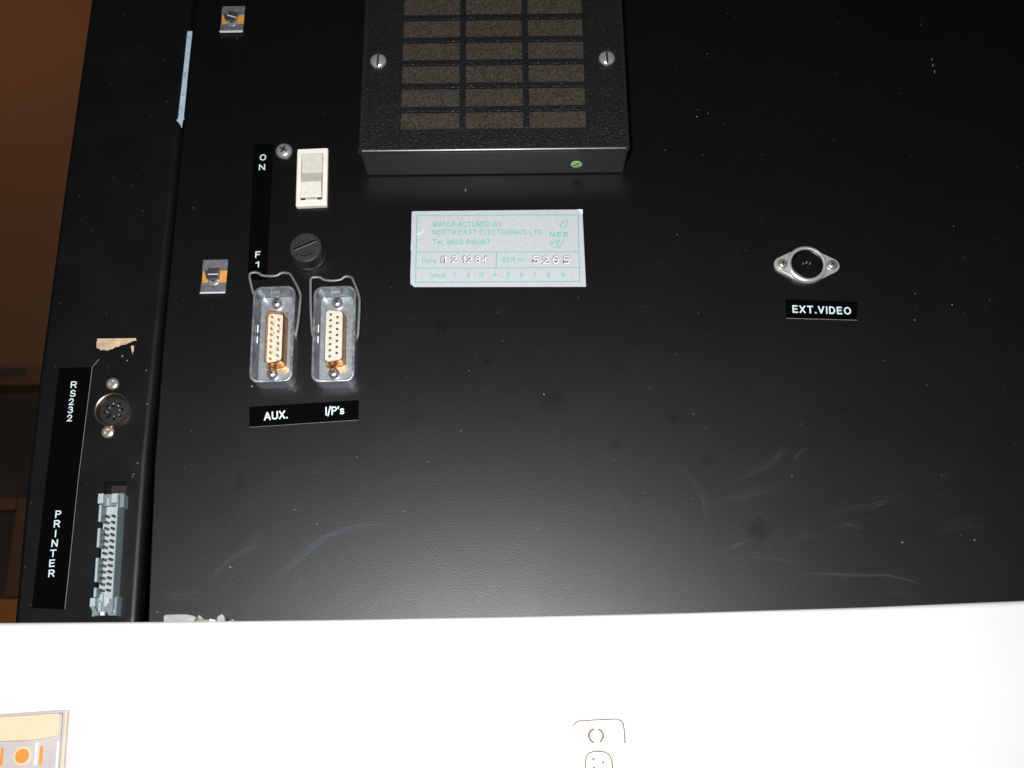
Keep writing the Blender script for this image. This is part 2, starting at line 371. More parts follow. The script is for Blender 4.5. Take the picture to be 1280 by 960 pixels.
# back panel, left edge following the seam
ZT, ZB = 560.0, -OZ+4
seam = [(245, 0), (222, 240), (205, 420), (193, 580), (185, 777)]
tab = [(at(x, y, 0).z, at(x, y, 0).x) for x, y in seam]
slope = (tab[0][1]-tab[1][1])/(tab[0][0]-tab[1][0])
tab += [(ZT, tab[0][1]+slope*(ZT-tab[0][0])), (ZB, tab[-1][1]-12)]
tab.sort()
XR = 480.0
mb = MB()
rows = [z for z, x in tab]
prof = []
for z, x in tab:
    prof.append([(x+0.3, 4, z), (x, 0.7, z), (x+0.2, 0.2, z), (x+0.7, 0, z), (XR-1.5, 0, z), (XR, 1.5, z), (XR, 4, z)])
mb.loft(prof, 'panel', closed=False)
panel = mb.build('back_panel', parent=cab, loc=(0, 0, OZ))
mb = MB()
mb.box(((XR-2-150)/2, 180, (ZT-2+ZB)/2), (XR-2+150, 350, ZT-ZB-4), 'ventside')
mb.build('cabinet_shell', parent=cab, loc=(0, 0, OZ))

# raised left flange with rounded edges and a slot for the printer connector
FY = -4.0
fl_l = [(113, 0), (79, 240), (47, 480), (30, 630), (17, 776)]
fl_r = [(241, 0), (218, 240), (200, 420), (185, 580), (172, 777)]
tl_ = [(at(x, y, FY).z, at(x, y, FY).x) for x, y in fl_l]; tr_ = [(at(x, y, FY).z, at(x, y, FY).x) for x, y in fl_r]
for t in (tl_, tr_):
    t.sort()
    s0 = (t[-1][1]-t[-2][1])/(t[-1][0]-t[-2][0]); t.append((ZT, t[-1][1]+s0*(ZT-t[-1][0]))); t.insert(0, (ZB, t[0][1]-14))
OP = [at(131, 601.5, FY), at(158.5, 602.5, FY), at(148, 765, FY), at(118, 765, FY)]
oz1 = (OP[0].z+OP[1].z)/2; oz0 = (OP[2].z+OP[3].z)/2
ol = [(oz1, OP[0].x), (oz0, OP[3].x)]; orr = [(oz1, OP[1].x), (oz0, OP[2].x)]
zs = sorted(set([z for z, x in tl_] + [z for z, x in tr_ if all(abs(z-q) > 1.5 for q, _ in tl_)] + [oz0, oz1]))
RAD = 2.6
mb = MB(); vs = []; ncol = None; rowsv = []
for z in zs:
    xl, xr_ = interp(tl_, z), interp(tr_, z)
    f = (z-oz0)/(oz1-oz0); a = ol[1][1]+(ol[0][1]-ol[1][1])*f; b = orr[1][1]+(orr[0][1]-orr[1][1])*f
    row = [(xl, 300, z), (xl, FY+RAD, z)]
    for k in range(1, 6):
        q = k/6*math.pi/2; row.append((xl+RAD-RAD*math.cos(q), FY+RAD-RAD*math.sin(q), z))
    row += [(xl+RAD, FY, z), (a, FY, z), (b, FY, z), (xr_-RAD*1.4, FY, z)]
    for k in range(1, 6):
        q = k/6*math.pi/2; row.append((xr_-RAD*1.4+RAD*1.4*math.sin(q), FY+RAD*1.4-RAD*1.4*math.cos(q), z))
    row += [(xr_, FY+RAD*1.4, z), (xr_-0.2, 4, z)]
    rowsv.append(row)
ncol = len(rowsv[0]); ia = 8
vs = [p for r in rowsv for p in r]; fs = []
for i in range(len(zs)-1):
    for j in range(ncol-1):
        if j == ia and zs[i] >= oz0-0.01 and zs[i+1] <= oz1+0.01: continue
        fs.append((i*ncol+j, i*ncol+j+1, (i+1)*ncol+j+1, (i+1)*ncol+j))
mb.add(vs, fs, 'flange')
i0 = zs.index(oz0); i1 = zs.index(oz1)
c = [Vector(rowsv[i0][ia]), Vector(rowsv[i0][ia+1]), Vector(rowsv[i1][ia+1]), Vector(rowsv[i1][ia])]
mb.loft([c, [p+Vector((0, 1.6, 0)) for p in c]], 'flange')
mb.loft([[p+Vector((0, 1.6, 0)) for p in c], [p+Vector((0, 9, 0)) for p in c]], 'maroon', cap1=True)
mb.build('side_flange', parent=cab, loc=(0, 0, OZ))

# strip of pale tape stuck in the seam, its lower end torn to a point
TY = -4.5
pts = [at(x, y, TY) for x, y in [(234.3, 39), (240.4, 39), (235.5, 85), (229.6, 147.3), (230.6, 147.6), (228.6, 150), (227.2, 160), (225, 155.5), (220.5, 150), (222.4, 148.5), (229, 90)]]
c = sum(pts, Vector())/len(pts)
mb = MB(); mb.prism([(p.x-c.x, p.z-c.z) for p in pts], 0.4, 0, 'tape'); tape = mb.build('seam_tape', parent=cab, loc=world(c)); tape['label'] = 'thin strip of pale blue tape stuck in the seam'
mb = MB()
for x0, y0, x1, y1 in [(234.5, 45, 237.5, 48.5), (234, 67, 236.5, 66.5), (231, 92, 231.3, 96), (231, 92, 233.5, 90.5), (227, 119.5, 230, 119), (225, 133, 228, 138), (223, 140, 224, 146)]:
    a, b = at(x0, y0, TY)-c, at(x1, y1, TY)-c; mb.bar((a.x, a.z), (b.x, b.z), 0.28, -0.03, 'blueink')
mb.build('pen_mark', parent=tape)

# screws: one mesh of each kind, shared
def pan_head(r, h, mname='steel', cross=True, slot_rot=0.0):
    mb = MB(); mb.lathe([(r, 0.3), (r, -h*.3), (r*.93, -h*.55), (r*.75, -h*.82), (r*.45, -h*.97), (r*.12, -h)], mname, n=26)
    if cross == 'slot': mb.box((0, -h*.62, 0), (r*.24, h*.86, r*1.86), 'dark', rot=slot_rot)
    elif cross:
        for q in (0, math.pi/2): mb.box((0, -h*.72, 0), (r*.2, h*.62, r*1.0), 'dark', rot=slot_rot+q)
    return mb
def screw(name, px, py, depth, r, h, parent, pc=None, pang=0.0, rot=0.0, kind=True, mname='steel'):
    p = at(px, py, depth)
    loc = world(p) if pc is None else local(p, pc, pang)
    return pan_head(r, h, mname, kind, rot).build(name, parent=parent, loc=loc)

# ---------------- vent cover
VY = -26.0
bl, br = at(446.3, 190.5, VY), at(789, 186.5, VY); tl, tr = at(453, 0, VY), at(774.5, 0, VY)
W = ((br-bl).length+(tr-tl).length)/2; H = 190.0
vang = -math.atan2(br.z-bl.z, br.x-bl.x)
upv = Vector((math.sin(vang), 0, math.cos(vang)))
vc = (bl+br)/2 + upv*(H/2); vc.y = 0
def vl(px, py, y=VY): return local(at(px, py, y), vc, vang)
gl = (vl(503.5, 0).x+vl(501.5, 160).x)/2; gr = (vl(725, 0).x+vl(735, 160).x)/2; gb = (vl(502, 161).z+vl(735, 160).z)/2; gt = H/2-(gb+H/2)
GW, GH, GX, GZ = gr-gl, gt-gb, (gl+gr)/2, (gb+gt)/2
mb = MB()
mb.loft([rr(W-9, H-9, 1.2, 0.1), rr(W-9, H-9, 1.2, -1.5), rr(W-2.4, H-2.4, 1.2, -1.5), rr(W-1, H-1, 1.6, VY+1.6, 0, 0)], 'ventside')
ev = [rr(W-.2-2*1.7*(1-math.cos(t)), H-.2-2*1.7*(1-math.cos(t)), 1.7, VY+1.7-1.7*math.sin(t)) for t in [math.pi/2*k/7 for k in range(8)]]
mb.loft([rr(W-1, H-1, 1.6, VY+1.6)]+ev, 'ventedge')
mb.loft([ev[-1],
         rr(GW, GH, 0.2, VY, GX, GZ), rr(GW, GH, 0.2, VY+2.2, GX, GZ)], 'vent')
vent = mb.build('vent_cover', parent=cab, loc=world(vc), rot=vang)
mb = MB(); mb.box((GX, VY+4.2, GZ), (GW+4, 3, GH+4), 'foam'); mb.build('filter_foam', parent=vent)
bars = [20.2, 48, 76.2, 105.3, 135.2]
bz = [(vl(500, y+1.8).z+vl(730, y-1.8).z)/2 for y in bars]; st = (bz[0]-bz[4])/4; bt = 3.1
bz = [bz[4]+st*k for k in range(0, 40) if bz[4]+st*k < gt-3]
mb = MB(); mb.box((0, 0, 0), (GW-.02, 1.3, bt), 'vent', 0.25); me = None
for z in bz:
    if me is None: b_ = mb.build('grille_bar', parent=vent, loc=(GX, VY+0.9, z)); me = b_.data
    else: link('grille_bar', me, vent, (GX, VY+0.9, z))
mb = MB(); mb.box((0, 0, 0), (3.1, 1.5, GH-.02), 'vent', 0.25)
v1 = (vl(577, 0).x+vl(579.5, 160).x)/2; v2 = (vl(653.2, 0).x+vl(660, 160).x)/2
b_ = mb.build('grille_post', parent=vent, loc=(v1, VY+0.85, GZ)); link('grille_post', b_.data, vent, (v2, VY+0.85, GZ))
for px, py, q in ((473, 76.5, .05), (758.5, 73, -.03)):
    screw('slotted_screw', px, py, VY, 4.3, 1.9, vent, vc, vang, q, 'slot')
lo_, hi_ = VY, 0.0
for _ in range(40):
    sy = (lo_+hi_)/2
    if vl(720.5, 205.5, sy).z < -H/2+.4: lo_ = sy
    else: hi_ = sy
dp = vl(720.5, 205.5, sy)
mb = MB()
n = 20
mb.loft([[(2.95*math.cos(2*math.pi*j/n), 2.95*math.sin(2*math.pi*j/n), zq) for j in range(n)] for zq in (0.4, 0)], 'dot', True, True)
def dotline(a, b):
    a, b = Vector(a), Vector(b); d = (b-a).normalized(); nn = Vector((-d.y, d.x))*.22
    mb.add([(p.x, p.y, zq) for zq in (0.05, -0.05) for p in (a-nn, b-nn, b+nn, a+nn)], [(0, 1, 2, 3), (7, 6, 5, 4), (0, 1, 5, 4), (1, 2, 6, 5), (2, 3, 7, 6), (3, 0, 4, 7)], 'dotink')
for a, b in [((-1.7, 1.0), (.2, -.6)), ((.2, -.6), (1.0, -1.8)), ((-1.7, 1.0), (1.2, 1.2)), ((1.1, 1.7), (.8, -.4)), ((.8, -.4), (1.5, -1.2))]: dotline(a, b)
d_ = mb.build('round_sticker', parent=vent, loc=(dp.x, sy, -H/2+.5-0.25)); d_['label'] = 'small round green paper sticker'

# ---------------- printed tape labels
def tape_label(name, c4, parent, letters, depth=0.0, axis=None, skin='strip'):
    c, W_, H_, a = rect(c4, depth, axis)
    mb = MB()
    pl = [local(at(x, y, depth), c, a) for x, y in c4]
    poly = [(p.x, p.z) for p in pl][::-1]
    mb.prism(poly, 0.05, -0.16, skin)
    e = local(at(*c4[3], depth), c, a), local(at(*c4[2], depth), c, a)
    o = mb.build(name, parent=parent, loc=world(c), rot=a)
    last = None; mb = MB()
    for (body, px, py, wp, hp, wt, rt, sp) in letters:
        if last is not None and (len(body) > 1 or abs(py-last) > 40): mb.build('lettering', parent=o); mb = MB()
        last = py
        p = local(at(px, py, depth), c, a)
        k = mm(px, py, depth); kv = (at(px, py-10, depth)-at(px, py+10, depth)).length/20
        mb.text(body, p.x, p.z, wp*k, hp*kv, -0.19, 'ink', rot=rt, weight=wt, space=sp)
    mb.build('lettering', parent=o)
    return o
B = 0.165
tape_label('switch_label', [(317.7, 180.5), (342, 180.5), (333.5, 350), (309.3, 350)], cab,
           [('O', 328.8, 197, 8, 7.6, B, 0, 1), ('N', 327.6, 209.2, 7.6, 7.4, B, 0, 1), ('F', 322.4, 318.4, 6.4, 8, B, 0, 1), ('1', 321.7, 330.6, 4.4, 7.4, B, 0, 1)], axis='z')
tape_label('serial_port_label', [(73.7, 460), (115.4, 459), (80.8, 762), (39.7, 760)], cab,
           [(ch, x, y, wv, 8.4, .15, -.02, 1) for ch, x, y, wv in [('R', 92.4, 481, 7.4), ('S', 91.3, 491.8, 7), ('2', 89.4, 502.2, 6.2), ('3', 88.3, 512.4, 6.4), ('2', 87.2, 522.6, 6.4)]] +
           [(ch, x, y, wv, 9.2, .16, -.03, 1) for ch, x, y, wv in [('P', 73, 642.8, 7.2), ('R', 71.4, 654.8, 7.6), ('I', 69.7, 667, 1.9), ('N', 68.6, 679, 7.6), ('T', 66.6, 691.6, 7.8), ('E', 65.3, 704, 7), ('R', 64.6, 716.7, 7.6)]], depth=FY, axis='z')
tape_label('auxiliary_inputs_label', [(311.6, 508.6), (448.6, 500.2), (448.2, 524.4), (312, 533.4)], cab,
           [('AUX.', 344.8, 519.3, 29.6, 10.4, .17, -.03, 1.0), ('I/P\u2019s', 418.6, 513.6, 23.4, 12.6, .13, -.0, .95)])
tape_label('video_label', [(982, 374), (1072, 377.6), (1070.8, 399.6), (982.6, 397.2)], cab,
           [('EXT.VIDEO', 1027, 387.6, 73, 9.4, .18, .0, 1.35)])
# pale lines along the label edges
mb = MB()
for a, b in [((115.4, 459.5), (98, 600)), ((98, 600), (81.3, 761)), ((115.4, 459), (124, 449))]:
    p, q = at(*a, FY), at(*b, FY); mb.bar((p.x, p.z), (q.x, q.z), 0.22, FY-0.17, 'dust', 0.15)
mb.build('pale_tape_edge', parent=cab, loc=(0, 0, OZ))
mb = MB(); p, q = at(983, 398, 0), at(1071, 400.4, 0); mb.bar((p.x, p.z), (q.x, q.z), 0.2, -0.17, 'chiptan', 0.15)
mb.build('pale_tape_edge', parent=cab, loc=(0, 0, OZ)); mb = MB()
p, q = at(312.5, 534.2, 0), at(448, 525.2, 0); mb.bar((p.x, p.z), (q.x, q.z), 0.14, -0.17, 'dust', 0.15)
mb.build('pale_tape_edge', parent=cab, loc=(0, 0, OZ))

# torn remains of a paper label
mb = MB()
for poly in ([(121.5, 423.4), (170, 422.8), (170.8, 426), (164, 427.5), (158, 430.5), (150, 432.5), (143, 434.8), (138, 436.6), (134.5, 438.2), (126, 438), (121, 435)],
             [(163.5, 433), (167, 431.6), (167.6, 438), (166, 443), (164.6, 439)], [(152, 445), (154, 444.2), (153.4, 446.4)], [(158, 450), (160, 450.6), (159, 451.6)]):
    tp = []
    for (xa, ya), (xb, yb) in zip(poly, poly[1:]+poly[:1]):
        n_ = max(1, int(math.hypot(xb-xa, yb-ya)/2.2)) if max(ya, yb) > 424.5 else 1
        for k_ in range(n_): tp.append((xa+(xb-xa)*k_/n_+(random.uniform(-.7, .7) if k_ else 0), ya+(yb-ya)*k_/n_+(random.uniform(-.8, .8) if k_ else 0)))
    pp = [at(x, y, FY) for x, y in tp]; mb.prism([(p.x, p.z) for p in pp], FY+.05, FY-.12, 'paper')
o = mb.build('torn_paper_label', parent=cab, loc=(0, 0, OZ)); o['label'] = 'torn cream paper remains above the round socket'

# ---------------- spring clip nuts
def clip_nut(c4, lab, tilt):
    c, W_, H_, a = rect(c4, -0.6, 'z'); mb = MB()
    hz = H_/2; b1, b2 = hz*.36, -hz*.38
    mb.box((0, .25, (b1+b2)/2), (W_*.97, .3, b1-b2+.4), 'orange')
    o = None
    mb.box((0, -.15, (hz+b1)/2), (W_, .7, hz-b1), 'clip', .12)
    mb.box((0, -.15, (-hz+b2)/2), (W_, .7, hz+b2), 'clip', .12)
    mb.box((0, -.75, -hz-.1), (W_, 1.1, .7), 'clipedge', .15)
    o = mb.build('spring_clip', parent=cab, loc=world(c), rot=a); o['label'] = lab
    mb = MB()
    mb.box((0, -1.3, .6), (W_*.44, 2.6, hz*.72), 'tongue', .5, tilt)
    mb.box((0, -1.9, .1), (W_*.40, 2.0, .5), 'clipedge', .1, tilt)
    mb.lathe([(W_*.24, 0), (W_*.24, -.8), (W_*.17, -1.2)], 'steel', (0, 0, -hz*.22), 18)
    mb.lathe([(W_*.12, -1.2), (W_*.12, -1.26)], 'dark', (0, 0, -hz*.2), 14)
    mb.box((-W_*.28, -.7, .9), (W_*.14, .9, hz*.5), 'tongue', .15, -.3)
    mb.build('clip_tongue', parent=o)
clip_nut([(277.9, 8.6), (306.8, 8.2), (303.8, 39.6), (275.2, 41.2)], 'zinc spring clip with a tilted tongue near the top edge', .35)
clip_nut([(254.2, 325.3), (285.5, 324.9), (282, 366.6), (250.6, 366.6)], 'zinc spring clip with straight tongue beside the silver connectors', .0)

# ---------------- rocker switch
c, W_, H_, a = rect([(371.8, 186), (409.8, 185), (408.8, 256.8), (369.3, 257.5)], -2.6, 'z'); c.y = 0
mb = MB()
mb.loft([rr(W_, H_, .8, 0.1), rr(W_, H_, .8, -2.3), rr(W_-.7, H_-.7, .6, -2.7), rr(W_-4.9, H_-6.6, .3, -2.7, 0, .1), rr(W_-4.9, H_-6.6, .3, -0.6, 0, .1)], 'switch', cap1=True)
sw = mb.build('rocker_switch', parent=cab, loc=world(c), rot=a)
rw = W_-5.6
def swl(py, y): return local(at(389, py, y), c, a).z
zA, zB, zC, zD = swl(193, -2.9), swl(216, -2.2), swl(226.5, -5.6), swl(246, -3.6)
pf = [(zA, -.5), (zA, -2.9), (zB, -2.2), (zC+.4, -5.5), (zC-.3, -5.7), (zD+.6, -3.7), (zD, -3.2), (zD, -.5)]
mb = MB()
mb.loft([[(x, y, z) for z, y in pf] for x in (-rw/2, rw/2)], 'rocker', True, True)
rk = mb.build('rocker', parent=sw, sharp=25)
mb = MB()
mb.box((0, -2.4, zD-1.0), (rw*.55, 1.1, .6), 'rocker', .1)
mb.box((-rw*.40, -2.75, zD-.75), (rw*.2, .2, .9), 'dark'); mb.box((rw*.40, -2.75, zD-.75), (rw*.2, .2, .9), 'dark'); mb.build('rocker_tab', parent=sw)
screw('panel_screw', 355.3, 189.3, 0, 4.5, 2.6, cab, rot=.5)

# ---------------- fuse holder
p = at(384, 313.5, -6); p.y = 0
mb = MB(); mb.lathe([(9.4, .2), (9.4, -1.2), (9.0, -1.7), (8.2, -1.9)], 'fuse', n=40)
fu = mb.build('fuse_holder', parent=cab, loc=world(p))
mb = MB()
mb.lathe([(8.5, -1.6), (8.55, -9.4)], 'fuse', n=88, knurl=.045)
mb.lathe([(8.25, -9.4), (8.1, -9.9), (7.7, -10.2), (1, -10.2)], 'fuseface', n=48)
cap = mb.build('fuse_cap', parent=fu)
mb = MB(); mb.box((-.3, -10.15, 1.5), (12.6, .3, 1.0), 'black', rot=-.42); mb.box((-.0, -10.15, .75), (11.8, .22, .25), 'dust', rot=-.42)
ar = [(5.0*math.cos(q), -10.2, 4.6*math.sin(q)-.3) for q in [math.radians(v) for v in range(-118, -18, 10)]]
mb.tube(ar, .22, 'black', 6); mb.box((-4.4, -10.15, -3.9), (.45, .3, 1.9), 'black', rot=.45)
mb.build('slot', parent=cap)

# ---------------- the two 15-way connectors in their zinc hoods
def dsub(rim4, male, bail, lab):
    HY = -11.0
    c, W_, H_, a = rect(rim4, HY, 'z'); c.y = 0
    def L(px, py, y=HY): return local(at(px, py, y), c, a)
    mb = MB(); r0 = 4.4
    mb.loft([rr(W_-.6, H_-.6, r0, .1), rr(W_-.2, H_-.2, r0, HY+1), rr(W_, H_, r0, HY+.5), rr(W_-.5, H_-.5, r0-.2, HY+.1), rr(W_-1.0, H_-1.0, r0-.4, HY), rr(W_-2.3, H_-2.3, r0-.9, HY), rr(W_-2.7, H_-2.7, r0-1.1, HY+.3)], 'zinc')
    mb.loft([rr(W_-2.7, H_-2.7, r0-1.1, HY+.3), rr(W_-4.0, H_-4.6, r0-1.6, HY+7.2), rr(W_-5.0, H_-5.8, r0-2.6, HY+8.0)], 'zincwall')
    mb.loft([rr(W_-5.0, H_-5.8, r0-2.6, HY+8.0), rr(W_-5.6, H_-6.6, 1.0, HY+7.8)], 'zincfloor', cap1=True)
    hd = mb.build('connector', parent=cab, loc=world(c), rot=a); hd['label'] = lab
    mb = MB()
    mb.lathe([(2.6, -.2), (2.6, .35), (2.2, .55)], 'zinc', (0, HY+2.4, H_/2-2.9), 18)
    mb.box((-W_/2+1.9, HY+1.6, 1.5), (.9, 1.6, .9), 'wire', .15); mb.box((W_/2-1.6, HY+1.6, 1.5), (.9, 1.6, .9), 'wire', .15)
    mb.box((-W_/2+2.3, HY+4.0, 4.2), (.55, .8, 4.0), 'platewhite', .1); mb.box((-W_/2+2.3, HY+4.0, -1.8), (.55, .8, 3.6), 'platewhite', .1)  # white bars painted as highlights on the left inner wall
    mb.build('hood_boss_glint', parent=hd)
    fy = HY+7.7
    sc_ = L(*((342.6, 421) if male else (417.3, 419.3)), HY)
    # gold flange and D shaped shell
    z0 = sc_.z
    def dee(wd, ht, r, y, sk=1.35, dx=sc_.x):
        h, k = wd/2, ht/2
        return [(x+dx, y, z+z0) for x, z in rpoly([(-h, -k), (h, -k+sk), (h, k-sk), (-h, k)], r, 5)]
    mb = MB()
    mb.loft([rr(10.0, 32.6, .6, fy+.2, sc_.x, z0), rr(10.0, 32.6, .6, fy-.25, sc_.x, z0), dee(10.0, 30.2, 2.2, fy-.3)], 'palegold', cap0=True)
    mb.loft([dee(10.0, 30.2, 2.2, fy-.3), dee(9.5, 29.6, 2.2, fy-1.0), dee(9.0, 29.0, 2.2, HY+.2), dee(8.7, 28.7, 2.1, HY-.1)], 'gold')
    if male:
        mb.loft([dee(8.7, 28.7, 2.1, HY-.1), dee(8.1, 28.1, 1.9, HY-.1), dee(8.0, 28.0, 1.9, fy-.8)], 'gold')
    sh = mb.build('shell', parent=hd)
    mb = MB()
    iy = HY+2.4 if male else HY-.35
    if male: mb.loft([dee(7.95, 27.9, 1.8, fy), dee(7.95, 27.9, 1.8, iy+.2), dee(7.6, 27.5, 1.7, iy)], 'cream', cap1=True)
    else: mb.loft([dee(8.6, 28.5, 2.0, HY+.6), dee(8.5, 28.3, 2.0, iy+.25), dee(8.0, 27.8, 1.8, iy)], 'cream', cap1=True)
    mb.build('insulator', parent=hd)
    me = None
    for col_, n_, x_ in ((0, 8, -1.7), (1, 7, 1.7)):
        for k in range(n_):
            zq = z0 + (n_-1)/2*3.2 - k*3.2
            if me is None:
                mb = MB()
                if male: mb.lathe([(.52, 0), (.52, -2.3), (.3, -2.7)], 'copper', n=10)
                else:
                    mb.lathe([(.86, .1), (.86, -.06), (.66, -.06)], 'cream', n=12); mb.lathe([(.70, -.06), (.70, -.075)], 'dark', n=12); mb.lathe([(.3, -.075), (.28, -.09)], 'copper', (.18, 0, -.18), n=8)
                me = mb.build('pin' if male else 'contact', parent=hd, loc=(x_+sc_.x, iy, zq)).data
            else: link('pin' if male else 'contact', me, hd, (x_+sc_.x, iy, zq))
    if male:
        mb = MB()
        mb.box((1.9+sc_.x, iy-.3, z0-12.2), (.5, .5, 1.5), 'dark', rot=-.5)
        for k in range(9):
            zq = z0+10.5-k*2.45+random.uniform(-.4, .4); x_ = sc_.x+random.choice((-1, 1.8))+random.uniform(-.3, .3)
            mb.tube([(x_, iy-.1, zq), (x_+.4, iy-.7, zq-.5), (x_+.3+random.uniform(-.4, .6), iy-.3, zq-1.2)], .19, 'copper', 5)
        mb.build('wire_strand', parent=hd)
    sc = None
    for q_ in ((346, 379.5), (340.2, 467)) if male else ((421.6, 378.5), (417, 466.4)):
        s_ = L(*q_, fy-1.2); s_.y = fy
        if sc is None: sc = pan_head(3.0, 2.9, 'steelhood', True, .5).build('screw', parent=hd, loc=s_).data
        else: link('screw', sc, hd, s_)
    mb = MB()
    pp = [L(x, y, d) for x, y, d in bail]
    sm = []
    for i in range(len(pp)-1):
        p0, p1, p2, p3 = pp[max(i-1, 0)], pp[i], pp[i+1], pp[min(i+2, len(pp)-1)]
        for k in range(4):
            t = k/4; sm.append(0.5*((2*p1)+(p2-p0)*t+(2*p0-5*p1+4*p2-p3)*t*t+(3*p1-p0-3*p2+p3)*t**3))
    sm.append(pp[-1]); mb.tube(sm, .66, 'wire', 10); mb.build('wire_bail', parent=hd)
dsub([(316.6, 357.4), (369.6, 357.4), (365.0, 477), (310.8, 477.6)], True,
     [(367, 428, -4), (369.5, 423, -5), (370, 418, -7), (373, 400, -8.5), (375.5, 374, -9), (375.2, 368, -9), (372.5, 360, -8.8), (364.5, 345.5, -8), (361, 342, -7.6), (355, 341, -7.4), (350.5, 341.8, -7.3), (346.5, 344.3, -7.2), (338, 345.2, -7.2), (327.5, 344.2, -7.2), (323.5, 341.6, -7.3), (318, 340.6, -7.5), (313, 342, -7.7), (312, 346, -7.8), (314, 356, -7.6), (317, 368, -7)],
     'silver connector with exposed pins and frayed copper strands')
dsub([(392.4, 357.6), (444.8, 356.8), (443.2, 476.6), (388.0, 477.4)], False,
     [(443.5, 429, -4), (445.8, 423.5, -5), (447.4, 419, -7), (448.6, 400, -8.5), (449.4, 376, -9), (448.6, 371, -9), (446.5, 363, -8.8), (441, 349.5, -8), (438.5, 346.6, -7.6), (434, 345.6, -7.4), (430, 346.6, -7.3), (425.5, 349.6, -7.2), (415, 351, -7.2), (404.5, 349.6, -7.2), (400.5, 347, -7.3), (394, 346.4, -7.5), (389.6, 347.6, -7.7), (388.3, 351, -7.8), (388.2, 364, -7.6), (388.8, 392, -7), (390.5, 416, -6), (392, 421, -5)],
     'silver connector with clean cream face of small round holes')

# ---------------- maker's plate
c4 = [(514.4, 263.8), (727.4, 261.9), (732.6, 358.6), (512.6, 357.4)]
c, W_, H_, a = rect(c4, 0); mb = MB()
pl = [(514.6, 265.5), (516, 264.2), (722, 262.1), (724.5, 262), (728.2, 266.5), (732.6, 358.6), (518, 358.9), (513, 355), (512.9, 343), (513.8, 315), (513.2, 312), (513.9, 300)]
poly = [local(at(x, y, 0), c, a) for x, y in pl]
cx0 = [(p.x, p.z) for p in poly]
mb.prism(cx0, .05, -.22, 'plate', .12)
# buckled left edge and folded corner
mb.tube([(local(at(x, y, 0), c, a)+Vector((0, -.2, 0))) for x, y in [(521.5, 293), (525, 292.4), (528, 290.6), (530, 287.6)]], .17, 'platewhite', 6)
f3 = [local(at(x, y, 0), c, a) for x, y in [(722, 262.2), (728.2, 262.4), (728.4, 268)]]; mb.prism([(p.x, p.z) for p in f3], -.2, -.5, 'platewhite')
pt = mb.build('maker_plate', parent=cab, loc=world(c), rot=a); pt['label'] = 'silver foil plate with green printing and stamped numbers'
def q(x, y): p = local(at(500+x/5.3333, 250+y/5.3333, 0), c, a); return (p.x, p.z)
kx = mm(620, 310, 0)/5.3333; kz = kx*1.16
kz = (at(620, 300, 0)-at(620, 320, 0)).length/20/5.3333
mb = MB(); y_ = -.24
for A, Bq, t in [((110, 103), (1187, 100), 4.5), ((1187, 100), (1198, 545), 4.5), ((1198, 545), (104, 550), 5), ((104, 550), (113, 103), 4.5), ((113, 348), (1190, 347), 4.5), ((108, 456), (1194, 452), 4.5), ((643, 348), (641, 453), 5)]:
    mb.bar(q(*A), q(*Bq), t*kx*1.35, y_, 'green')
def tx(body, x0, y0, x1, y1, wt=0.13, m='green', yy=y_-.02, sp=1.0):
    p = q((x0+x1)/2, (y0+y1)/2); mb.text(body, p[0], p[1], (x1-x0)*kx, (y1-y0)*kz, yy, m, 0, wt, space=sp)
tx('MANUFACTURED BY', 217, 146, 682, 180, .14, sp=1.1); tx('NORTH EAST ELECTRONICS LTD.', 216, 199, 958, 232, .14, sp=1.05); tx('Tel. 0632 818387', 217, 263, 600, 298, .135)
tx('NEE', 997, 215, 1122, 248, .2, sp=1.35); tx('Date', 148, 390, 243, 421, .13); tx('SER No', 683, 384, 838, 413, .13); tx('Mod.', 205, 486, 310, 518, .13)
for k, x in enumerate((362, 455, 541, 634, 722, 812, 897, 991, 1085)):
    wv = 12 if k == 0 else 25; tx(str(k+1), x-wv/2, 484, x+wv/2, 514, .14)
def logo(pts):
    pp = [q(853.33+x/3, 53.33+y/3) for x, y in pts]
    for A, Bq in zip(pp, pp[1:]): mb.bar(A, Bq, 5.5*kx, y_-.03, 'green')
logo([(640, 412), (668, 350), (632, 345), (785, 240), (802, 355), (745, 362), (700, 420)])
logo([(490, 630), (440, 728), (640, 642), (545, 802)]); logo([(712, 640), (602, 812)])
mb.build('printing', parent=pt)
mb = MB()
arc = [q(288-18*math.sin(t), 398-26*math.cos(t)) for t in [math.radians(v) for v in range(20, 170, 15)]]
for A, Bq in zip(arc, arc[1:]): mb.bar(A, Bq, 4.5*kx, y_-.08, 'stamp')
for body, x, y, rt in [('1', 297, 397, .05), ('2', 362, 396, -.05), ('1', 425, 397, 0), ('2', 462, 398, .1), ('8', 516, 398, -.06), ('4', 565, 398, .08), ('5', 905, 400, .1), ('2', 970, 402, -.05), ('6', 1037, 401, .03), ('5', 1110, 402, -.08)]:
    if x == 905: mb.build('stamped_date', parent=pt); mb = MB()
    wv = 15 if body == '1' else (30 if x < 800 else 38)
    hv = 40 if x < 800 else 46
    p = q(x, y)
    mb.text(body, p[0]-.1, p[1]+.12, (wv+9)*kx, (hv+9)*kz, y_-.05, 'stamp', rt, .27)  # dark rim and pale stroke paint the shade and highlight of the stamping
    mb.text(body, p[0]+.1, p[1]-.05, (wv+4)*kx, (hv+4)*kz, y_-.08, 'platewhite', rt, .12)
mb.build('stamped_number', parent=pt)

# ---------------- video socket
p = at(1008.3, 331, -1.5); p.y = 0; k = mm(1008, 331)
va = .03
def vx(px, py, y=0): return local(at(px, py, y), p, 0)
mb = MB()
Lc, Rc = vx(978, 330.8, -1), vx(1039.5, 332, -1)
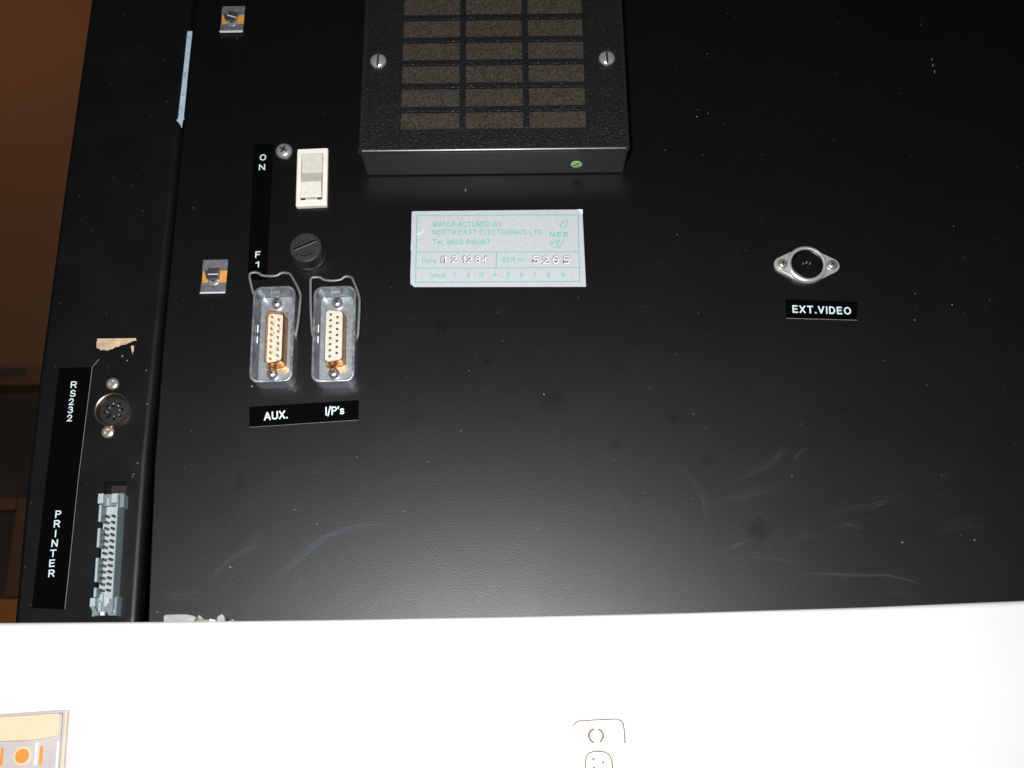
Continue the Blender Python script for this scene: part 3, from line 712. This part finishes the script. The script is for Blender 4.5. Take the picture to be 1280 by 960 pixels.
# outline: big circle joined to two small ones by tangents
def hull(circs, n=40):
    pts = []
    for cx_, cz_, r_ in circs:
        for j in range(n): pts.append((cx_+r_*math.cos(2*math.pi*j/n), cz_+r_*math.sin(2*math.pi*j/n)))
    pts = sorted(set((round(x, 4), round(z, 4)) for x, z in pts))
    def half(ps):
        h = []
        for q_ in ps:
            while len(h) > 1 and (h[-1][0]-h[-2][0])*(q_[1]-h[-2][1])-(h[-1][1]-h[-2][1])*(q_[0]-h[-2][0]) <= 0: h.pop()
            h.append(q_)
        return h
    return half(pts)[:-1]+half(pts[::-1])[:-1]
ro = 25.0*k
hl = hull([(0, 0, ro*.97), (Lc.x, Lc.z, 4.3), (Rc.x, Rc.z, 4.0)])
ins = hull([(0, 0, ro*.97-.7), (Lc.x, Lc.z, 3.6), (Rc.x, Rc.z, 3.3)])
mb.prism(hl, .1, -1.1, 'ring'); mb.prism(ins, -1.0, -1.5, 'ring', .2)
mb.lathe([(ro*.995, -.4), (ro*1.0, -1.8), (ro*.96, -2.7), (ro*.88, -3.1), (ro*.81, -2.9), (ro*.785, -2.4)], 'ring', n=48)
mb.f.pop(); mb.m.pop()
vs_ = mb.build('video_socket', parent=cab, loc=world(p))
mb = MB(); mb.lathe([(ro*.79, -1.6), (ro*.79, -2.7), (ro*.74, -2.9), (ro*.70, -2.7), (ro*.66, -1.65)], 'socket', n=40)
for x_, z_ in ((-1.9, .6), (.1, 1.2), (1.7, .5)): mb.lathe([(.42, -1.6), (.42, -2.5), (.2, -2.8)], 'steel' if x_ > -1 else 'ringwarm', (x_, 0, z_), 10)
mb.box((.6, -2.0, -1.0), (.5, .9, 1.5), 'socket', .1, .4)
mb.build('socket_core', parent=vs_)
scr = pan_head(2.7, 1.9, 'ringwarm', True, .3).build('screw', parent=vs_, loc=(Lc.x, -1.4, Lc.z)).data; link('screw', scr, vs_, (Rc.x, -1.4, Rc.z), .7)

# ---------------- round serial socket on the flange
p = at(139.4, 511.5, FY-2); p.y = FY; k = mm(139, 511, FY); ro = 22.3*k
mb = MB(); mb.lathe([(ro, .1), (ro, -1.4), (ro*.97, -1.9), (ro*.92, -1.9), (ro*.87, -1.6), (ro*.83, 1.8)], 'cupring', n=44); mb.f.pop(); mb.m.pop()
dn = mb.build('serial_socket', parent=cab, loc=world(p))
mb = MB(); mb.lathe([(ro*.9, 2.4), (ro*.82, .2), (ro*.76, -.1), (.1, -.1)], 'dinface', n=36)
cn = (.5, -.5)
for j in range(8):
    q_ = math.radians(8+45*j); x_, z_ = 3.5*math.cos(q_), 3.5*math.sin(q_)
    mb.box((x_, -.08, z_), (3.0, .12, 1.3), 'black', rot=-q_)
mb.build('socket_face', parent=dn, loc=(.4, 0, -.3))
mb = MB(); me = None
for j in (0, 1, 2, 3, 4, 6, 7):
    q_ = math.radians(8+45*j); r_ = 3.3+.5*((j*37) % 3-1)
    if me is None:
        mb.box((0, -.2, 0), (1.0, .4, .7), 'ringwarm', .1); me = mb.build('contact', parent=dn, loc=(r_*math.cos(q_)+.4, 0, r_*math.sin(q_)-.3), rot=-q_).data
    else: link('contact', me, dn, (r_*math.cos(q_)+.4, 0, r_*math.sin(q_)-.3), -q_)
def rivet(px, py):
    pp = at(px, py, FY); mb = MB()
    mb.lathe([(3.1, .1), (3.1, -.5), (2.8, -1.1), (2.0, -1.5), (1.4, -1.5), (1.1, -1.15), (.2, -1.1)], 'ringwarm', n=26)
    return mb.build('rivet', parent=dn, loc=pp-p)
rivet(141, 480); rivet(135.2, 540.3)

# ---------------- grey printer connector
c4 = [(122.5, 617), (155, 617), (147, 770), (112.5, 770)]
PY = -6.5
top_, bot_ = at(139.2, 617, PY), at(130, 770, PY)
c = (top_+bot_)/2; c.y = FY; Hc = (top_-bot_).length; a = math.atan2(top_.x-bot_.x, top_.z-bot_.z)
k = mm(138, 690, PY)
def pl_(px, py, y=-10.0): d = local(at(px, py, y), c, a); return d
# local frame: front of shroud at y = -6 (6 mm proud of the flange)
hf = -7.5
xl_ = pl_(120.0, 693, FY+hf).x; xin = pl_(123.8, 693, FY+hf).x; xr0 = pl_(142.2, 693, FY+hf).x; xr1 = pl_(144.2, 693, FY+hf).x
zt, zb_ = pl_(140, 630, FY+hf).z, pl_(130, 750, FY+hf).z
mb = MB()
mb.box(((xl_+xr1)/2, -.6, (zt+zb_)/2), (xr1-xl_-.2, 2.4, zt-zb_), 'headerpale')        # floor that holds the pins
mb.box(((xr0+xr1)/2, hf/2+.5, (zt+zb_)/2-1), (xr1-xr0, -hf+1, zt-zb_+10), 'header', .12)
mb.box(((xr0+xr1)/2-.15, hf-.05, (zt+zb_)/2), ((xr1-xr0)*.6, .25, zt-zb_), 'headerpale', .08)
hdr = mb.build('printer_connector', parent=cab, loc=world(c), rot=a); hdr['label'] = 'grey plastic ribbon cable connector with two rows of bronze pins'
def seg(px, y0, y1, x0off=0.0, w_=None):
    z1, z0_ = pl_(px, y0, FY+hf).z, pl_(px, y1, FY+hf).z
    mb = MB(); mb.box(((xl_+xin)/2+x0off, hf/2, (z1+z0_)/2), (xin-xl_ if w_ is None else w_, -hf, z1-z0_), 'header', .1)
    mb.box(((xl_+xin)/2+x0off-.1, hf-.04, (z1+z0_)/2), ((xin-xl_)*.62, .2, z1-z0_-.2), 'headerpale', .06)
    return mb.build('shroud_wall', parent=hdr)
for y0, y1 in ((631, 652), (660, 684), (697, 727), (734, 746)): seg(126, y0, y1)
# end blocks with their latch slots
def blk(mb, px0, py0, px1, py1, f, mname='header', bev=.15, back=0.0):
    A, Bq = pl_(px0, py0, FY+f), pl_(px1, py1, FY+f)
    mb.box(((A.x+Bq.x)/2, (f+back)/2, (A.z+Bq.z)/2), (abs(Bq.x-A.x), abs(f-back), abs(A.z-Bq.z)), mname, bev)
mb = MB()
blk(mb, 129, 618, 153.5, 631, -3.0); blk(mb, 122.8, 617.2, 128.6, 629, -6.6, 'headerpale'); blk(mb, 139.6, 617.2, 146.6, 628, -6.4, 'headerpale')
blk(mb, 134.4, 623, 136, 632, -3.8, 'headerpale', .05); blk(mb, 131.5, 636.5, 136.5, 643.5, -1.5, 'headerpale'); blk(mb, 139.8, 634, 146.8, 641, -2.2, 'headerpale')
blk(mb, 137, 633, 139, 645, -1.6, 'header', .05); blk(mb, 146.6, 631.5, 148.6, 637, -6.2, 'headerpale', .05)
blk(mb, 150, 618, 154.5, 634, -5.4)
mb.build('latch_end', parent=hdr)
mb = MB()
blk(mb, 116, 749, 146, 768.5, -2.6); blk(mb, 112.6, 747.6, 118.2, 758, -6.4, 'headerpale')
A = [pl_(x, y, FY-4) for x, y in [(113.5, 757), (118.5, 757), (125, 769.5), (119, 769.8)]]; mb.prism([(p_.x, p_.z) for p_ in A], 0, -5.2, 'header')
blk(mb, 130.5, 748, 136, 758, -4.8, 'lilac', .1); blk(mb, 129.5, 743, 139, 748, -4.6, 'headerpale', .1); blk(mb, 123.4, 753, 125.4, 765, -4.2, 'headerpale', .05)
A = [pl_(x, y, FY-3) for x, y in [(121, 748), (128.5, 741), (129, 752)]]; mb.prism([(p_.x, p_.z) for p_ in A], -1, -3.4, 'headerpale')
A = [pl_(x, y, FY-5) for x, y in [(131, 759.5), (140, 749), (147.5, 745), (145.5, 769.5), (136, 769.5)]]; mb.prism([(p_.x, p_.z) for p_ in A], 0, -5.4, 'header', .2)
blk(mb, 142, 762, 143.2, 766, -5.7, 'headerpale', .04); blk(mb, 125.5, 765, 130, 769, -4.0, 'platewhite', .1); blk(mb, 131.5, 765, 134.5, 769.4, -4.4, 'dark', .1)
mb.build('latch_end', parent=hdr)
me = None
y_top, y_bot = 645.5, 738.0
for j in range(13):
    py = y_top+(y_bot-y_top)*j/12
    for col_ in (0, 1):
        px = (134.4 if col_ == 0 else 142.4) - (py-645)*.075
        p_ = pl_(px, py+(0 if col_ == 0 else -.3), FY-3.6)
        if me is None:
            mb = MB(); mb.box((0, -3.6, 0), (1.0, 3.6, 1.0), 'bronze', .12); mb.box((0, -5.42, 0), (.9, .1, .9), 'dark')
            mb.box((.0, -1.85, 0), (1.3, .1, 1.2), 'dark'); me = mb.build('pin', parent=hdr, loc=(p_.x, 0, p_.z)).data
        else: link('pin', me, hdr, (p_.x, 0, p_.z))

# ---------------- dust and scuffs on the panel
mb = MB()
def fleck(px, py, s_, m, depth=0.0, lng=1.0, ang=None):
    p_ = at(px, py, depth); ang = random.uniform(0, 6.28) if ang is None else ang; n_ = random.randint(4, 6); pts_ = []
    for j in range(n_):
        t = 2*math.pi*j/n_; r_ = s_*random.uniform(.6, 1.2); x_, z_ = r_*math.cos(t)*lng, r_*math.sin(t)
        pts_.append((p_.x+x_*math.cos(ang)-z_*math.sin(ang), p_.z+x_*math.sin(ang)+z_*math.cos(ang)))
    mb.prism(pts_, depth+.02, depth-s_*.35-.02, m)
for i in range(330):
    px, py = random.uniform(200, 1275), random.uniform(5, 765)
    if 445 < px < 795 and py < 235 or 300 < px < 455 and 170 < py < 540 or 505 < px < 740 and 255 < py < 365 or 960 < px < 1080 and 300 < py < 405: continue
    if px < 250-py*.085: continue
    fleck(px, py, random.choice((.07, .09, .1, .12, .14, .2)), random.choice(('dust', 'dust', 'dustwarm', 'dustwarm', 'chip')), 0, random.choice((1, 1, 1.8)))
for i in range(520):
    px, py = random.uniform(200, 1275), random.uniform(5, 768)
    if 440 < px < 800 and py < 240 or 300 < px < 460 and 165 < py < 545 or 500 < px < 745 and 250 < py < 370 or 955 < px < 1085 and 295 < py < 410 or px < 250-py*.085: continue
    fleck(px, py, random.uniform(.035, .075), random.choice(('dust', 'dustwarm')))
for px, py, s_, m in [(871, 146, .5, 'dustwarm'), (885, 142, .3, 'dust'), (680, 493, .45, 'dust'), (582, 237, .35, 'chip'), (368, 637, .45, 'dustwarm'), (396, 655, .3, 'dust'), (288, 709, .4, 'chip'), (446, 571, .3, 'dust'),
                      (535, 577, .3, 'dust'), (990, 595, .3, 'dust'), (1190, 381, .5, 'dust'), (1143, 400, .45, 'dustwarm'), (1144, 367, .35, 'dust'), (1128, 678, .5, 'dustwarm'), (1218, 675, .35, 'chip'), (197, 765, .5, 'dustwarm'), (506, 639, .3, 'dust'), (576, 539, .3, 'dust'), (575, 345, .3, 'dust'), (315, 483, .45, 'chip'), (806, 616, .25, 'dust'), (847, 646, .25, 'dust')]:
    fleck(px, py, s_, m)
for px, py, a_ in [(1166, 82, 1.2), (1168, 90, 1.3), (1165, 74, 1.0), (582, 238, 1.4)]: fleck(px, py, .3, 'dust', 0, 4, a_)
for i in range(70):
    py = random.uniform(10, 760); t = random.random(); px = (113-py*.124)+t*120
    fleck(px, py, random.choice((.1, .13, .18)), random.choice(('dust', 'dustwarm')), FY, 1)
for px, py in [(183, 463), (184, 505), (167, 593), (172, 579), (166, 596)]: fleck(px, py, .35, 'dust', FY)
o = mb.build('dust', parent=cab, loc=(0, 0, OZ)); o['kind'] = 'stuff'

mb = MB()
def strand(pts_, wd, m):
    pts_ = [at(x, y, 0) for x, y in pts_]; sm = []
    for i in range(len(pts_)-1):
        p0, p1, p2, p3 = pts_[max(i-1, 0)], pts_[i], pts_[i+1], pts_[min(i+2, len(pts_)-1)]
        for k_ in range(6):
            t = k_/6; sm.append(0.5*((2*p1)+(p2-p0)*t+(2*p0-5*p1+4*p2-p3)*t*t+(3*p1-p0-3*p2+p3)*t**3))
    sm.append(pts_[-1]); L_ = len(sm); l0, l1 = [], []
    yy_ = -.02-random.random()*.02
    for i, p_ in enumerate(sm):
        d = (sm[min(i+1, L_-1)]-sm[max(i-1, 0)]); d = Vector((d.x, 0, d.z)).normalized(); nn = Vector((-d.z, 0, d.x))
        ww = wd*math.sin(math.pi*(i+.15)/(L_-1+.3))**.6/2
        l0.append((p_.x+nn.x*ww, yy_, p_.z+nn.z*ww)); l1.append((p_.x-nn.x*ww, yy_, p_.z-nn.z*ww))
    mb.loft([l0, l1], m, closed=False)
def scuff(pts_, n_, spread, wd, m, trim=.35):
    for i in range(int(n_*2.3)):
        dx, dy = random.gauss(0, spread), random.gauss(0, spread)
        ln = random.uniform(.15, .75); f0 = random.uniform(0, 1-ln); f1 = f0+ln; sh = random.gauss(0, spread*.6)
        def P(t):
            t = max(0, min(1, t))*(len(pts_)-1); i_ = min(int(t), len(pts_)-2); u = t-i_
            return (pts_[i_][0]*(1-u)+pts_[i_+1][0]*u+dx, pts_[i_][1]*(1-u)+pts_[i_+1][1]*u+dy+sh*(t/(len(pts_)-1)-.5))
        strand([P(f0+(f1-f0)*j/5) for j in range(6)], wd*random.uniform(.2, .6), m)
scuff([(261, 730), (275, 712), (293, 696), (312, 686), (333, 678)], 16, 2.0, .5, 'scuff2'); scuff([(300, 690), (315, 676), (336, 664)], 10, 4, .3, 'scuff2')
scuff([(330, 735), (352, 715), (378, 693), (405, 672), (435, 660), (468, 654), (492, 656)], 22, 2.2, .6, 'scuff2'); scuff([(365, 745), (373, 730), (383, 718)], 8, 3, .4, 'scuff2')
scuff([(355, 720), (385, 690)], 10, 8, .25, 'scuff2'); scuff([(190, 744), (225, 746), (260, 742)], 8, 4, .6, 'scuff2')
scuff([(886, 628), (920, 622), (960, 612), (985, 604)], 16, 4.5, .35, 'scuff2'); scuff([(905, 612), (935, 592), (965, 580), (980, 556)], 14, 4, .35, 'scuff2'); scuff([(964, 578), (975, 570), (984, 553)], 6, 1.2, .5, 'scuff')
scuff([(992, 580), (998, 568), (1006, 562), (1014, 563)], 4, 1.5, .4, 'scuff'); scuff([(1001, 533), (1004, 529)], 3, .8, .7, 'scuff')
scuff([(848, 578), (866, 600), (880, 624), (886, 650), (896, 672)], 10, 2, .35, 'scuff2'); scuff([(878, 620), (881, 636)], 3, .6, .5, 'scuff')
scuff([(770, 610), (778, 628), (786, 644)], 5, 1.2, .4, 'scuff2'); scuff([(895, 692), (915, 683), (932, 677), (952, 672)], 8, 1.5, .45, 'scuff2'); scuff([(915, 687), (926, 681)], 2, .6, .6, 'scuff')
scuff([(992, 717), (1030, 718), (1075, 719), (1110, 719), (1140, 726), (1152, 731)], 10, 1.0, .5, 'scuff2'); scuff([(1000, 717), (1060, 718), (1105, 718)], 3, .5, .4, 'scuff')
scuff([(985, 672), (1010, 670), (1040, 672)], 9, 2.5, .35, 'scuff2'); scuff([(1040, 662), (1060, 656), (1085, 664)], 12, 5, .35, 'scuff2'); scuff([(1050, 660), (1062, 655), (1078, 660)], 3, 2, .35, 'scuff')
scuff([(1010, 655), (1060, 640), (1110, 628), (1150, 622)], 14, 6, .3, 'scuff2'); scuff([(1090, 632), (1105, 629)], 3, 1.2, .5, 'scuff'); scuff([(1150, 668), (1200, 655), (1250, 645)], 9, 6, .35, 'scuff2')
scuff([(870, 700), (960, 695), (1020, 705)], 8, 6, .4, 'scuff2'); scuff([(1110, 740), (1135, 745)], 6, 8, .6, 'scuff2'); scuff([(960, 130), (1008, 252)], 0, 1, .1, 'scuff2')
scuff([(522, 683), (535, 690), (545, 698)], 4, 1.5, .35, 'scuff2')
o = mb.build('scuff', parent=cab, loc=(0, 0, OZ)); o['kind'] = 'stuff'

# ------------------------------------------------------------------ the white casing in front
CY = -26.0
cas = empty('white_plastic_casing', (0, CY, 0), 'white casing standing in front of the black panel with a pale socket', 'casing')
edge = [(-60, 778.6), (0, 778), (200, 776.6), (420, 774), (640, 770.3), (860, 765.3), (1080, 758.6), (1280, 750.3), (1340, 747.5)]
mb = MB(); loops = []
pe = [at(x, y, CY+.6) for x, y in edge]
pe = [pe[0]-Vector((120, 0, 0))]+pe+[pe[-1]+Vector((150, 0, 4))]
for p_ in pe:
    z = p_.z+OZ
    loops.append([(p_.x, -1.2-CY, 0), (p_.x, -1.2-CY, z), (p_.x, 3.2, z)] + [(p_.x, 3.2-3.2*math.sin(t), z-3.2+3.2*math.cos(t)) for t in [math.radians(v) for v in range(10, 90, 10)]] + [(p_.x, 0, z-3.2), (p_.x, 0, z-30), (p_.x, 0, 0)])
mb.loft(loops, 'casing', True, True); body = mb.build('casing_body', parent=cas)
def cl(px, py, f=0.0): p_ = at(px, py, CY+f); return Vector((p_.x, f, p_.z+OZ))
# pale socket at the left, standing a little proud
A = cl(84.5, 886.5, -2.5); Bq = cl(0, 891, -2.5); X1 = A.x; X0 = X1-70; Z1 = A.z; Z0 = Z1-40
HB = -.045; hx = Matrix.Rotation(HB, 3, 'Y') @ Vector(((X1-X0)/2, 0, (Z1-Z0)/2))
cx_, cz_ = X1-hx.x, Z1-hx.z
def hl_(p_): return Matrix.Rotation(-HB, 3, 'Y') @ Vector((p_.x-cx_, p_.y, p_.z-cz_))
mb = MB()
mb.loft([rr(X1-X0, Z1-Z0, .8, .2), rr(X1-X0, Z1-Z0, .8, -2.2), rr(X1-X0-.8, Z1-Z0-.8, .6, -2.5), rr(X1-X0-3.4, Z1-Z0-2.4, .6, -2.5), rr(X1-X0-5.2, Z1-Z0-3.4, .6, -1.2)], 'lilac', cap1=True)
ho = mb.build('socket_housing', parent=cas, loc=(cx_, 0, cz_), rot=HB)
mb = MB()
pd = [hl_(cl(x, y, -1.9)) for x, y in [(-60, 896.5), (72.5, 890.5), (73.5, 912), (69.5, 919.5), (60, 922.5), (45, 925), (20, 926.8), (-60, 928.5)]]
mb.prism([(p_.x, p_.z) for p_ in pd], -1.1, -1.9, 'creampad', .4); mb.build('cream_pad', parent=ho)
def hb(px0, py0, px1, py1, f, m, name, bev=.1, back=-1.0):
    A, Bq = hl_(cl(px0, py0, f)), hl_(cl(px1, py1, f)); A2 = hl_(cl(px1, py0, f)); mb = MB()
    mb.box(((A.x+A2.x)/2, (f+back)/2, (A.z+Bq.z)/2), (abs(A.x-A2.x), abs(f-back), abs(A.z-Bq.z)), m, bev); return mb.build(name, parent=ho)
hb(49.8, 932.5, 54.2, 955.5, -1.35, 'glow', 'slot'); hb(1.2, 935, 4.8, 957, -1.35, 'glow', 'slot'); hb(44.5, 928.5, 47.5, 956, -2.0, 'casing', 'rib'); hb(71.5, 927, 74, 985, -1.7, 'casing', 'rib'); hb(-40, 935, -37, 958, -1.35, 'glow', 'slot')
hb(81.8, 889, 84, 985, -2.75, 'creampad', 'edge_strip')
p_ = hl_(cl(27.7, 945, -1.4)); mb = MB(); mb.lathe([(3.7, .3), (3.7, -.1), (3.3, -.2)], 'creampad', n=28); mb.lathe([(2.95, -.2), (2.9, -.3)], 'glow', n=28); mb.build('round_hole', parent=ho, loc=(p_.x, -1.3, p_.z))
# small white outlet moulded in the middle
P0, P1 = cl(717, 901, -1.0), cl(780.5, 898, -1.0); W_ = P1.x-P0.x; ow = W_; oh = 46
c_ = Vector(((P0.x+P1.x)/2, 0, P0.z+.4-oh/2))
mb = MB(); mb.loft([rr(ow, oh, 4, .1), rr(ow, oh, 4, -.7), rr(ow-.6, oh-.6, 3.8, -1.0)], 'casing', cap1=True); ou = mb.build('moulded_outlet', parent=cas, loc=c_, rot=-.022)
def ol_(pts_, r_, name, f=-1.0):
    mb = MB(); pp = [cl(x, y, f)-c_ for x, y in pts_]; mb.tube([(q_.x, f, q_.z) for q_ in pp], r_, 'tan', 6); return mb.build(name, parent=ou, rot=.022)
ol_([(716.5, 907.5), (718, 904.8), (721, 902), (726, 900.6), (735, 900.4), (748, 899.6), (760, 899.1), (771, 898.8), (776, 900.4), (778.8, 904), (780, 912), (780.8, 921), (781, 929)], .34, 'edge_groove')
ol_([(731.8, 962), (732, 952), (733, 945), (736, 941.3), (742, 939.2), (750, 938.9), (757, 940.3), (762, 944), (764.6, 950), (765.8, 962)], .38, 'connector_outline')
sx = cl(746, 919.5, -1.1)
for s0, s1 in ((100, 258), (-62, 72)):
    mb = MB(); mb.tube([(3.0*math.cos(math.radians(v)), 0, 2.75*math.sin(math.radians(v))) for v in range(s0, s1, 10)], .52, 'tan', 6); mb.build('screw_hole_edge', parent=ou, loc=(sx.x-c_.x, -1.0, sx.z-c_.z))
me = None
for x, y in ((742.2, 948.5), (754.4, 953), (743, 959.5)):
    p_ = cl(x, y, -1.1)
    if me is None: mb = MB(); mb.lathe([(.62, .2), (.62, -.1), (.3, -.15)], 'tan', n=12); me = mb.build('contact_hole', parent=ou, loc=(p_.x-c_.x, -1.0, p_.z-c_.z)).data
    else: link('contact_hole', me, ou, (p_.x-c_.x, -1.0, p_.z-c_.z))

# ------------------------------------------------------------------ plastic scraps lying on the casing's top edge
def ledge(px):
    for (x0, y0), (x1, y1) in zip(edge, edge[1:]):
        if x0 <= px <= x1: return y0+(y1-y0)*(px-x0)/(x1-x0)
def scrap(name, pts_, lab, m, deep, cat, group=None, y0=CY+3.5):
    xs_ = [x for x, y in pts_]; mx = sum(xs_)/len(xs_)
    zl = at(mx, ledge(mx), CY+.6).z          # height of the ledge
    pp = [at(x, y, y0) for x, y in pts_]; cx = sum(p_.x for p_ in pp)/len(pp); zmin = min(p_.z for p_ in pp)
    mb = MB(); poly = [(p_.x-cx, max(p_.z-zl, 0)+0.03) for p_ in pp]
    n_ = len(poly); zc = sum(z for x, z in poly)/n_
    front = [(x*.97, 0, z if z < .1 else z-.25) for x, z in poly]; mid = [(x, .4, z) for x, z in poly]; back = [(x*.9+.2, deep, max(z*.85, .03)) for x, z in poly]
    mb.loft([front, mid, back], m, True, True)
    o = mb.build(name, loc=(cx, y0, zl+OZ)); o['label'] = lab; o['category'] = cat
    if group: o['group'] = group
G = 'broken plastic scraps on the white ledge'
def zx(l): return [(190+x/10.667, 755+y/10.667) for x, y in l]
scrap('plastic_scrap', zx([(150, 262), (153, 160), (175, 142), (300, 136), (470, 136), (540, 152), (590, 178), (560, 262)]), 'largest flat grey white plastic scrap on the white ledge', 'chip', 6, 'scrap', G)
scrap('plastic_scrap', zx([(600, 262), (612, 152), (635, 146), (668, 176), (690, 200), (690, 262)]), 'small pointed scrap right beside the largest plastic scrap', 'chip', 3, 'scrap', G, CY+10)
scrap('plastic_scrap', zx([(520, 262), (560, 215), (650, 200), (760, 205), (860, 212), (860, 262)]), 'thin tan plastic sliver lying between the two biggest scraps', 'chiptan', 5, 'scrap', G, CY+6)
scrap('plastic_scrap', zx([(862, 262), (866, 180), (890, 150), (935, 130), (962, 160), (970, 200), (965, 262)]), 'upright rounded grey scrap at the sliver\u2019s right end', 'chip', 3, 'scrap', G, CY+3)
scrap('plastic_scrap', zx([(760, 262), (762, 205), (778, 190), (800, 202), (830, 204), (845, 215), (850, 262)]), 'tiny white crumb lying on the tan plastic sliver', 'platewhite', 1.5, 'scrap', G, CY+4)
scrap('plastic_scrap', zx([(1015, 262), (1030, 218), (1055, 212), (1075, 198), (1092, 212), (1098, 262)]), 'small pale crumb farthest from the largest plastic scrap', 'chip', 2, 'scrap', G, CY+3)
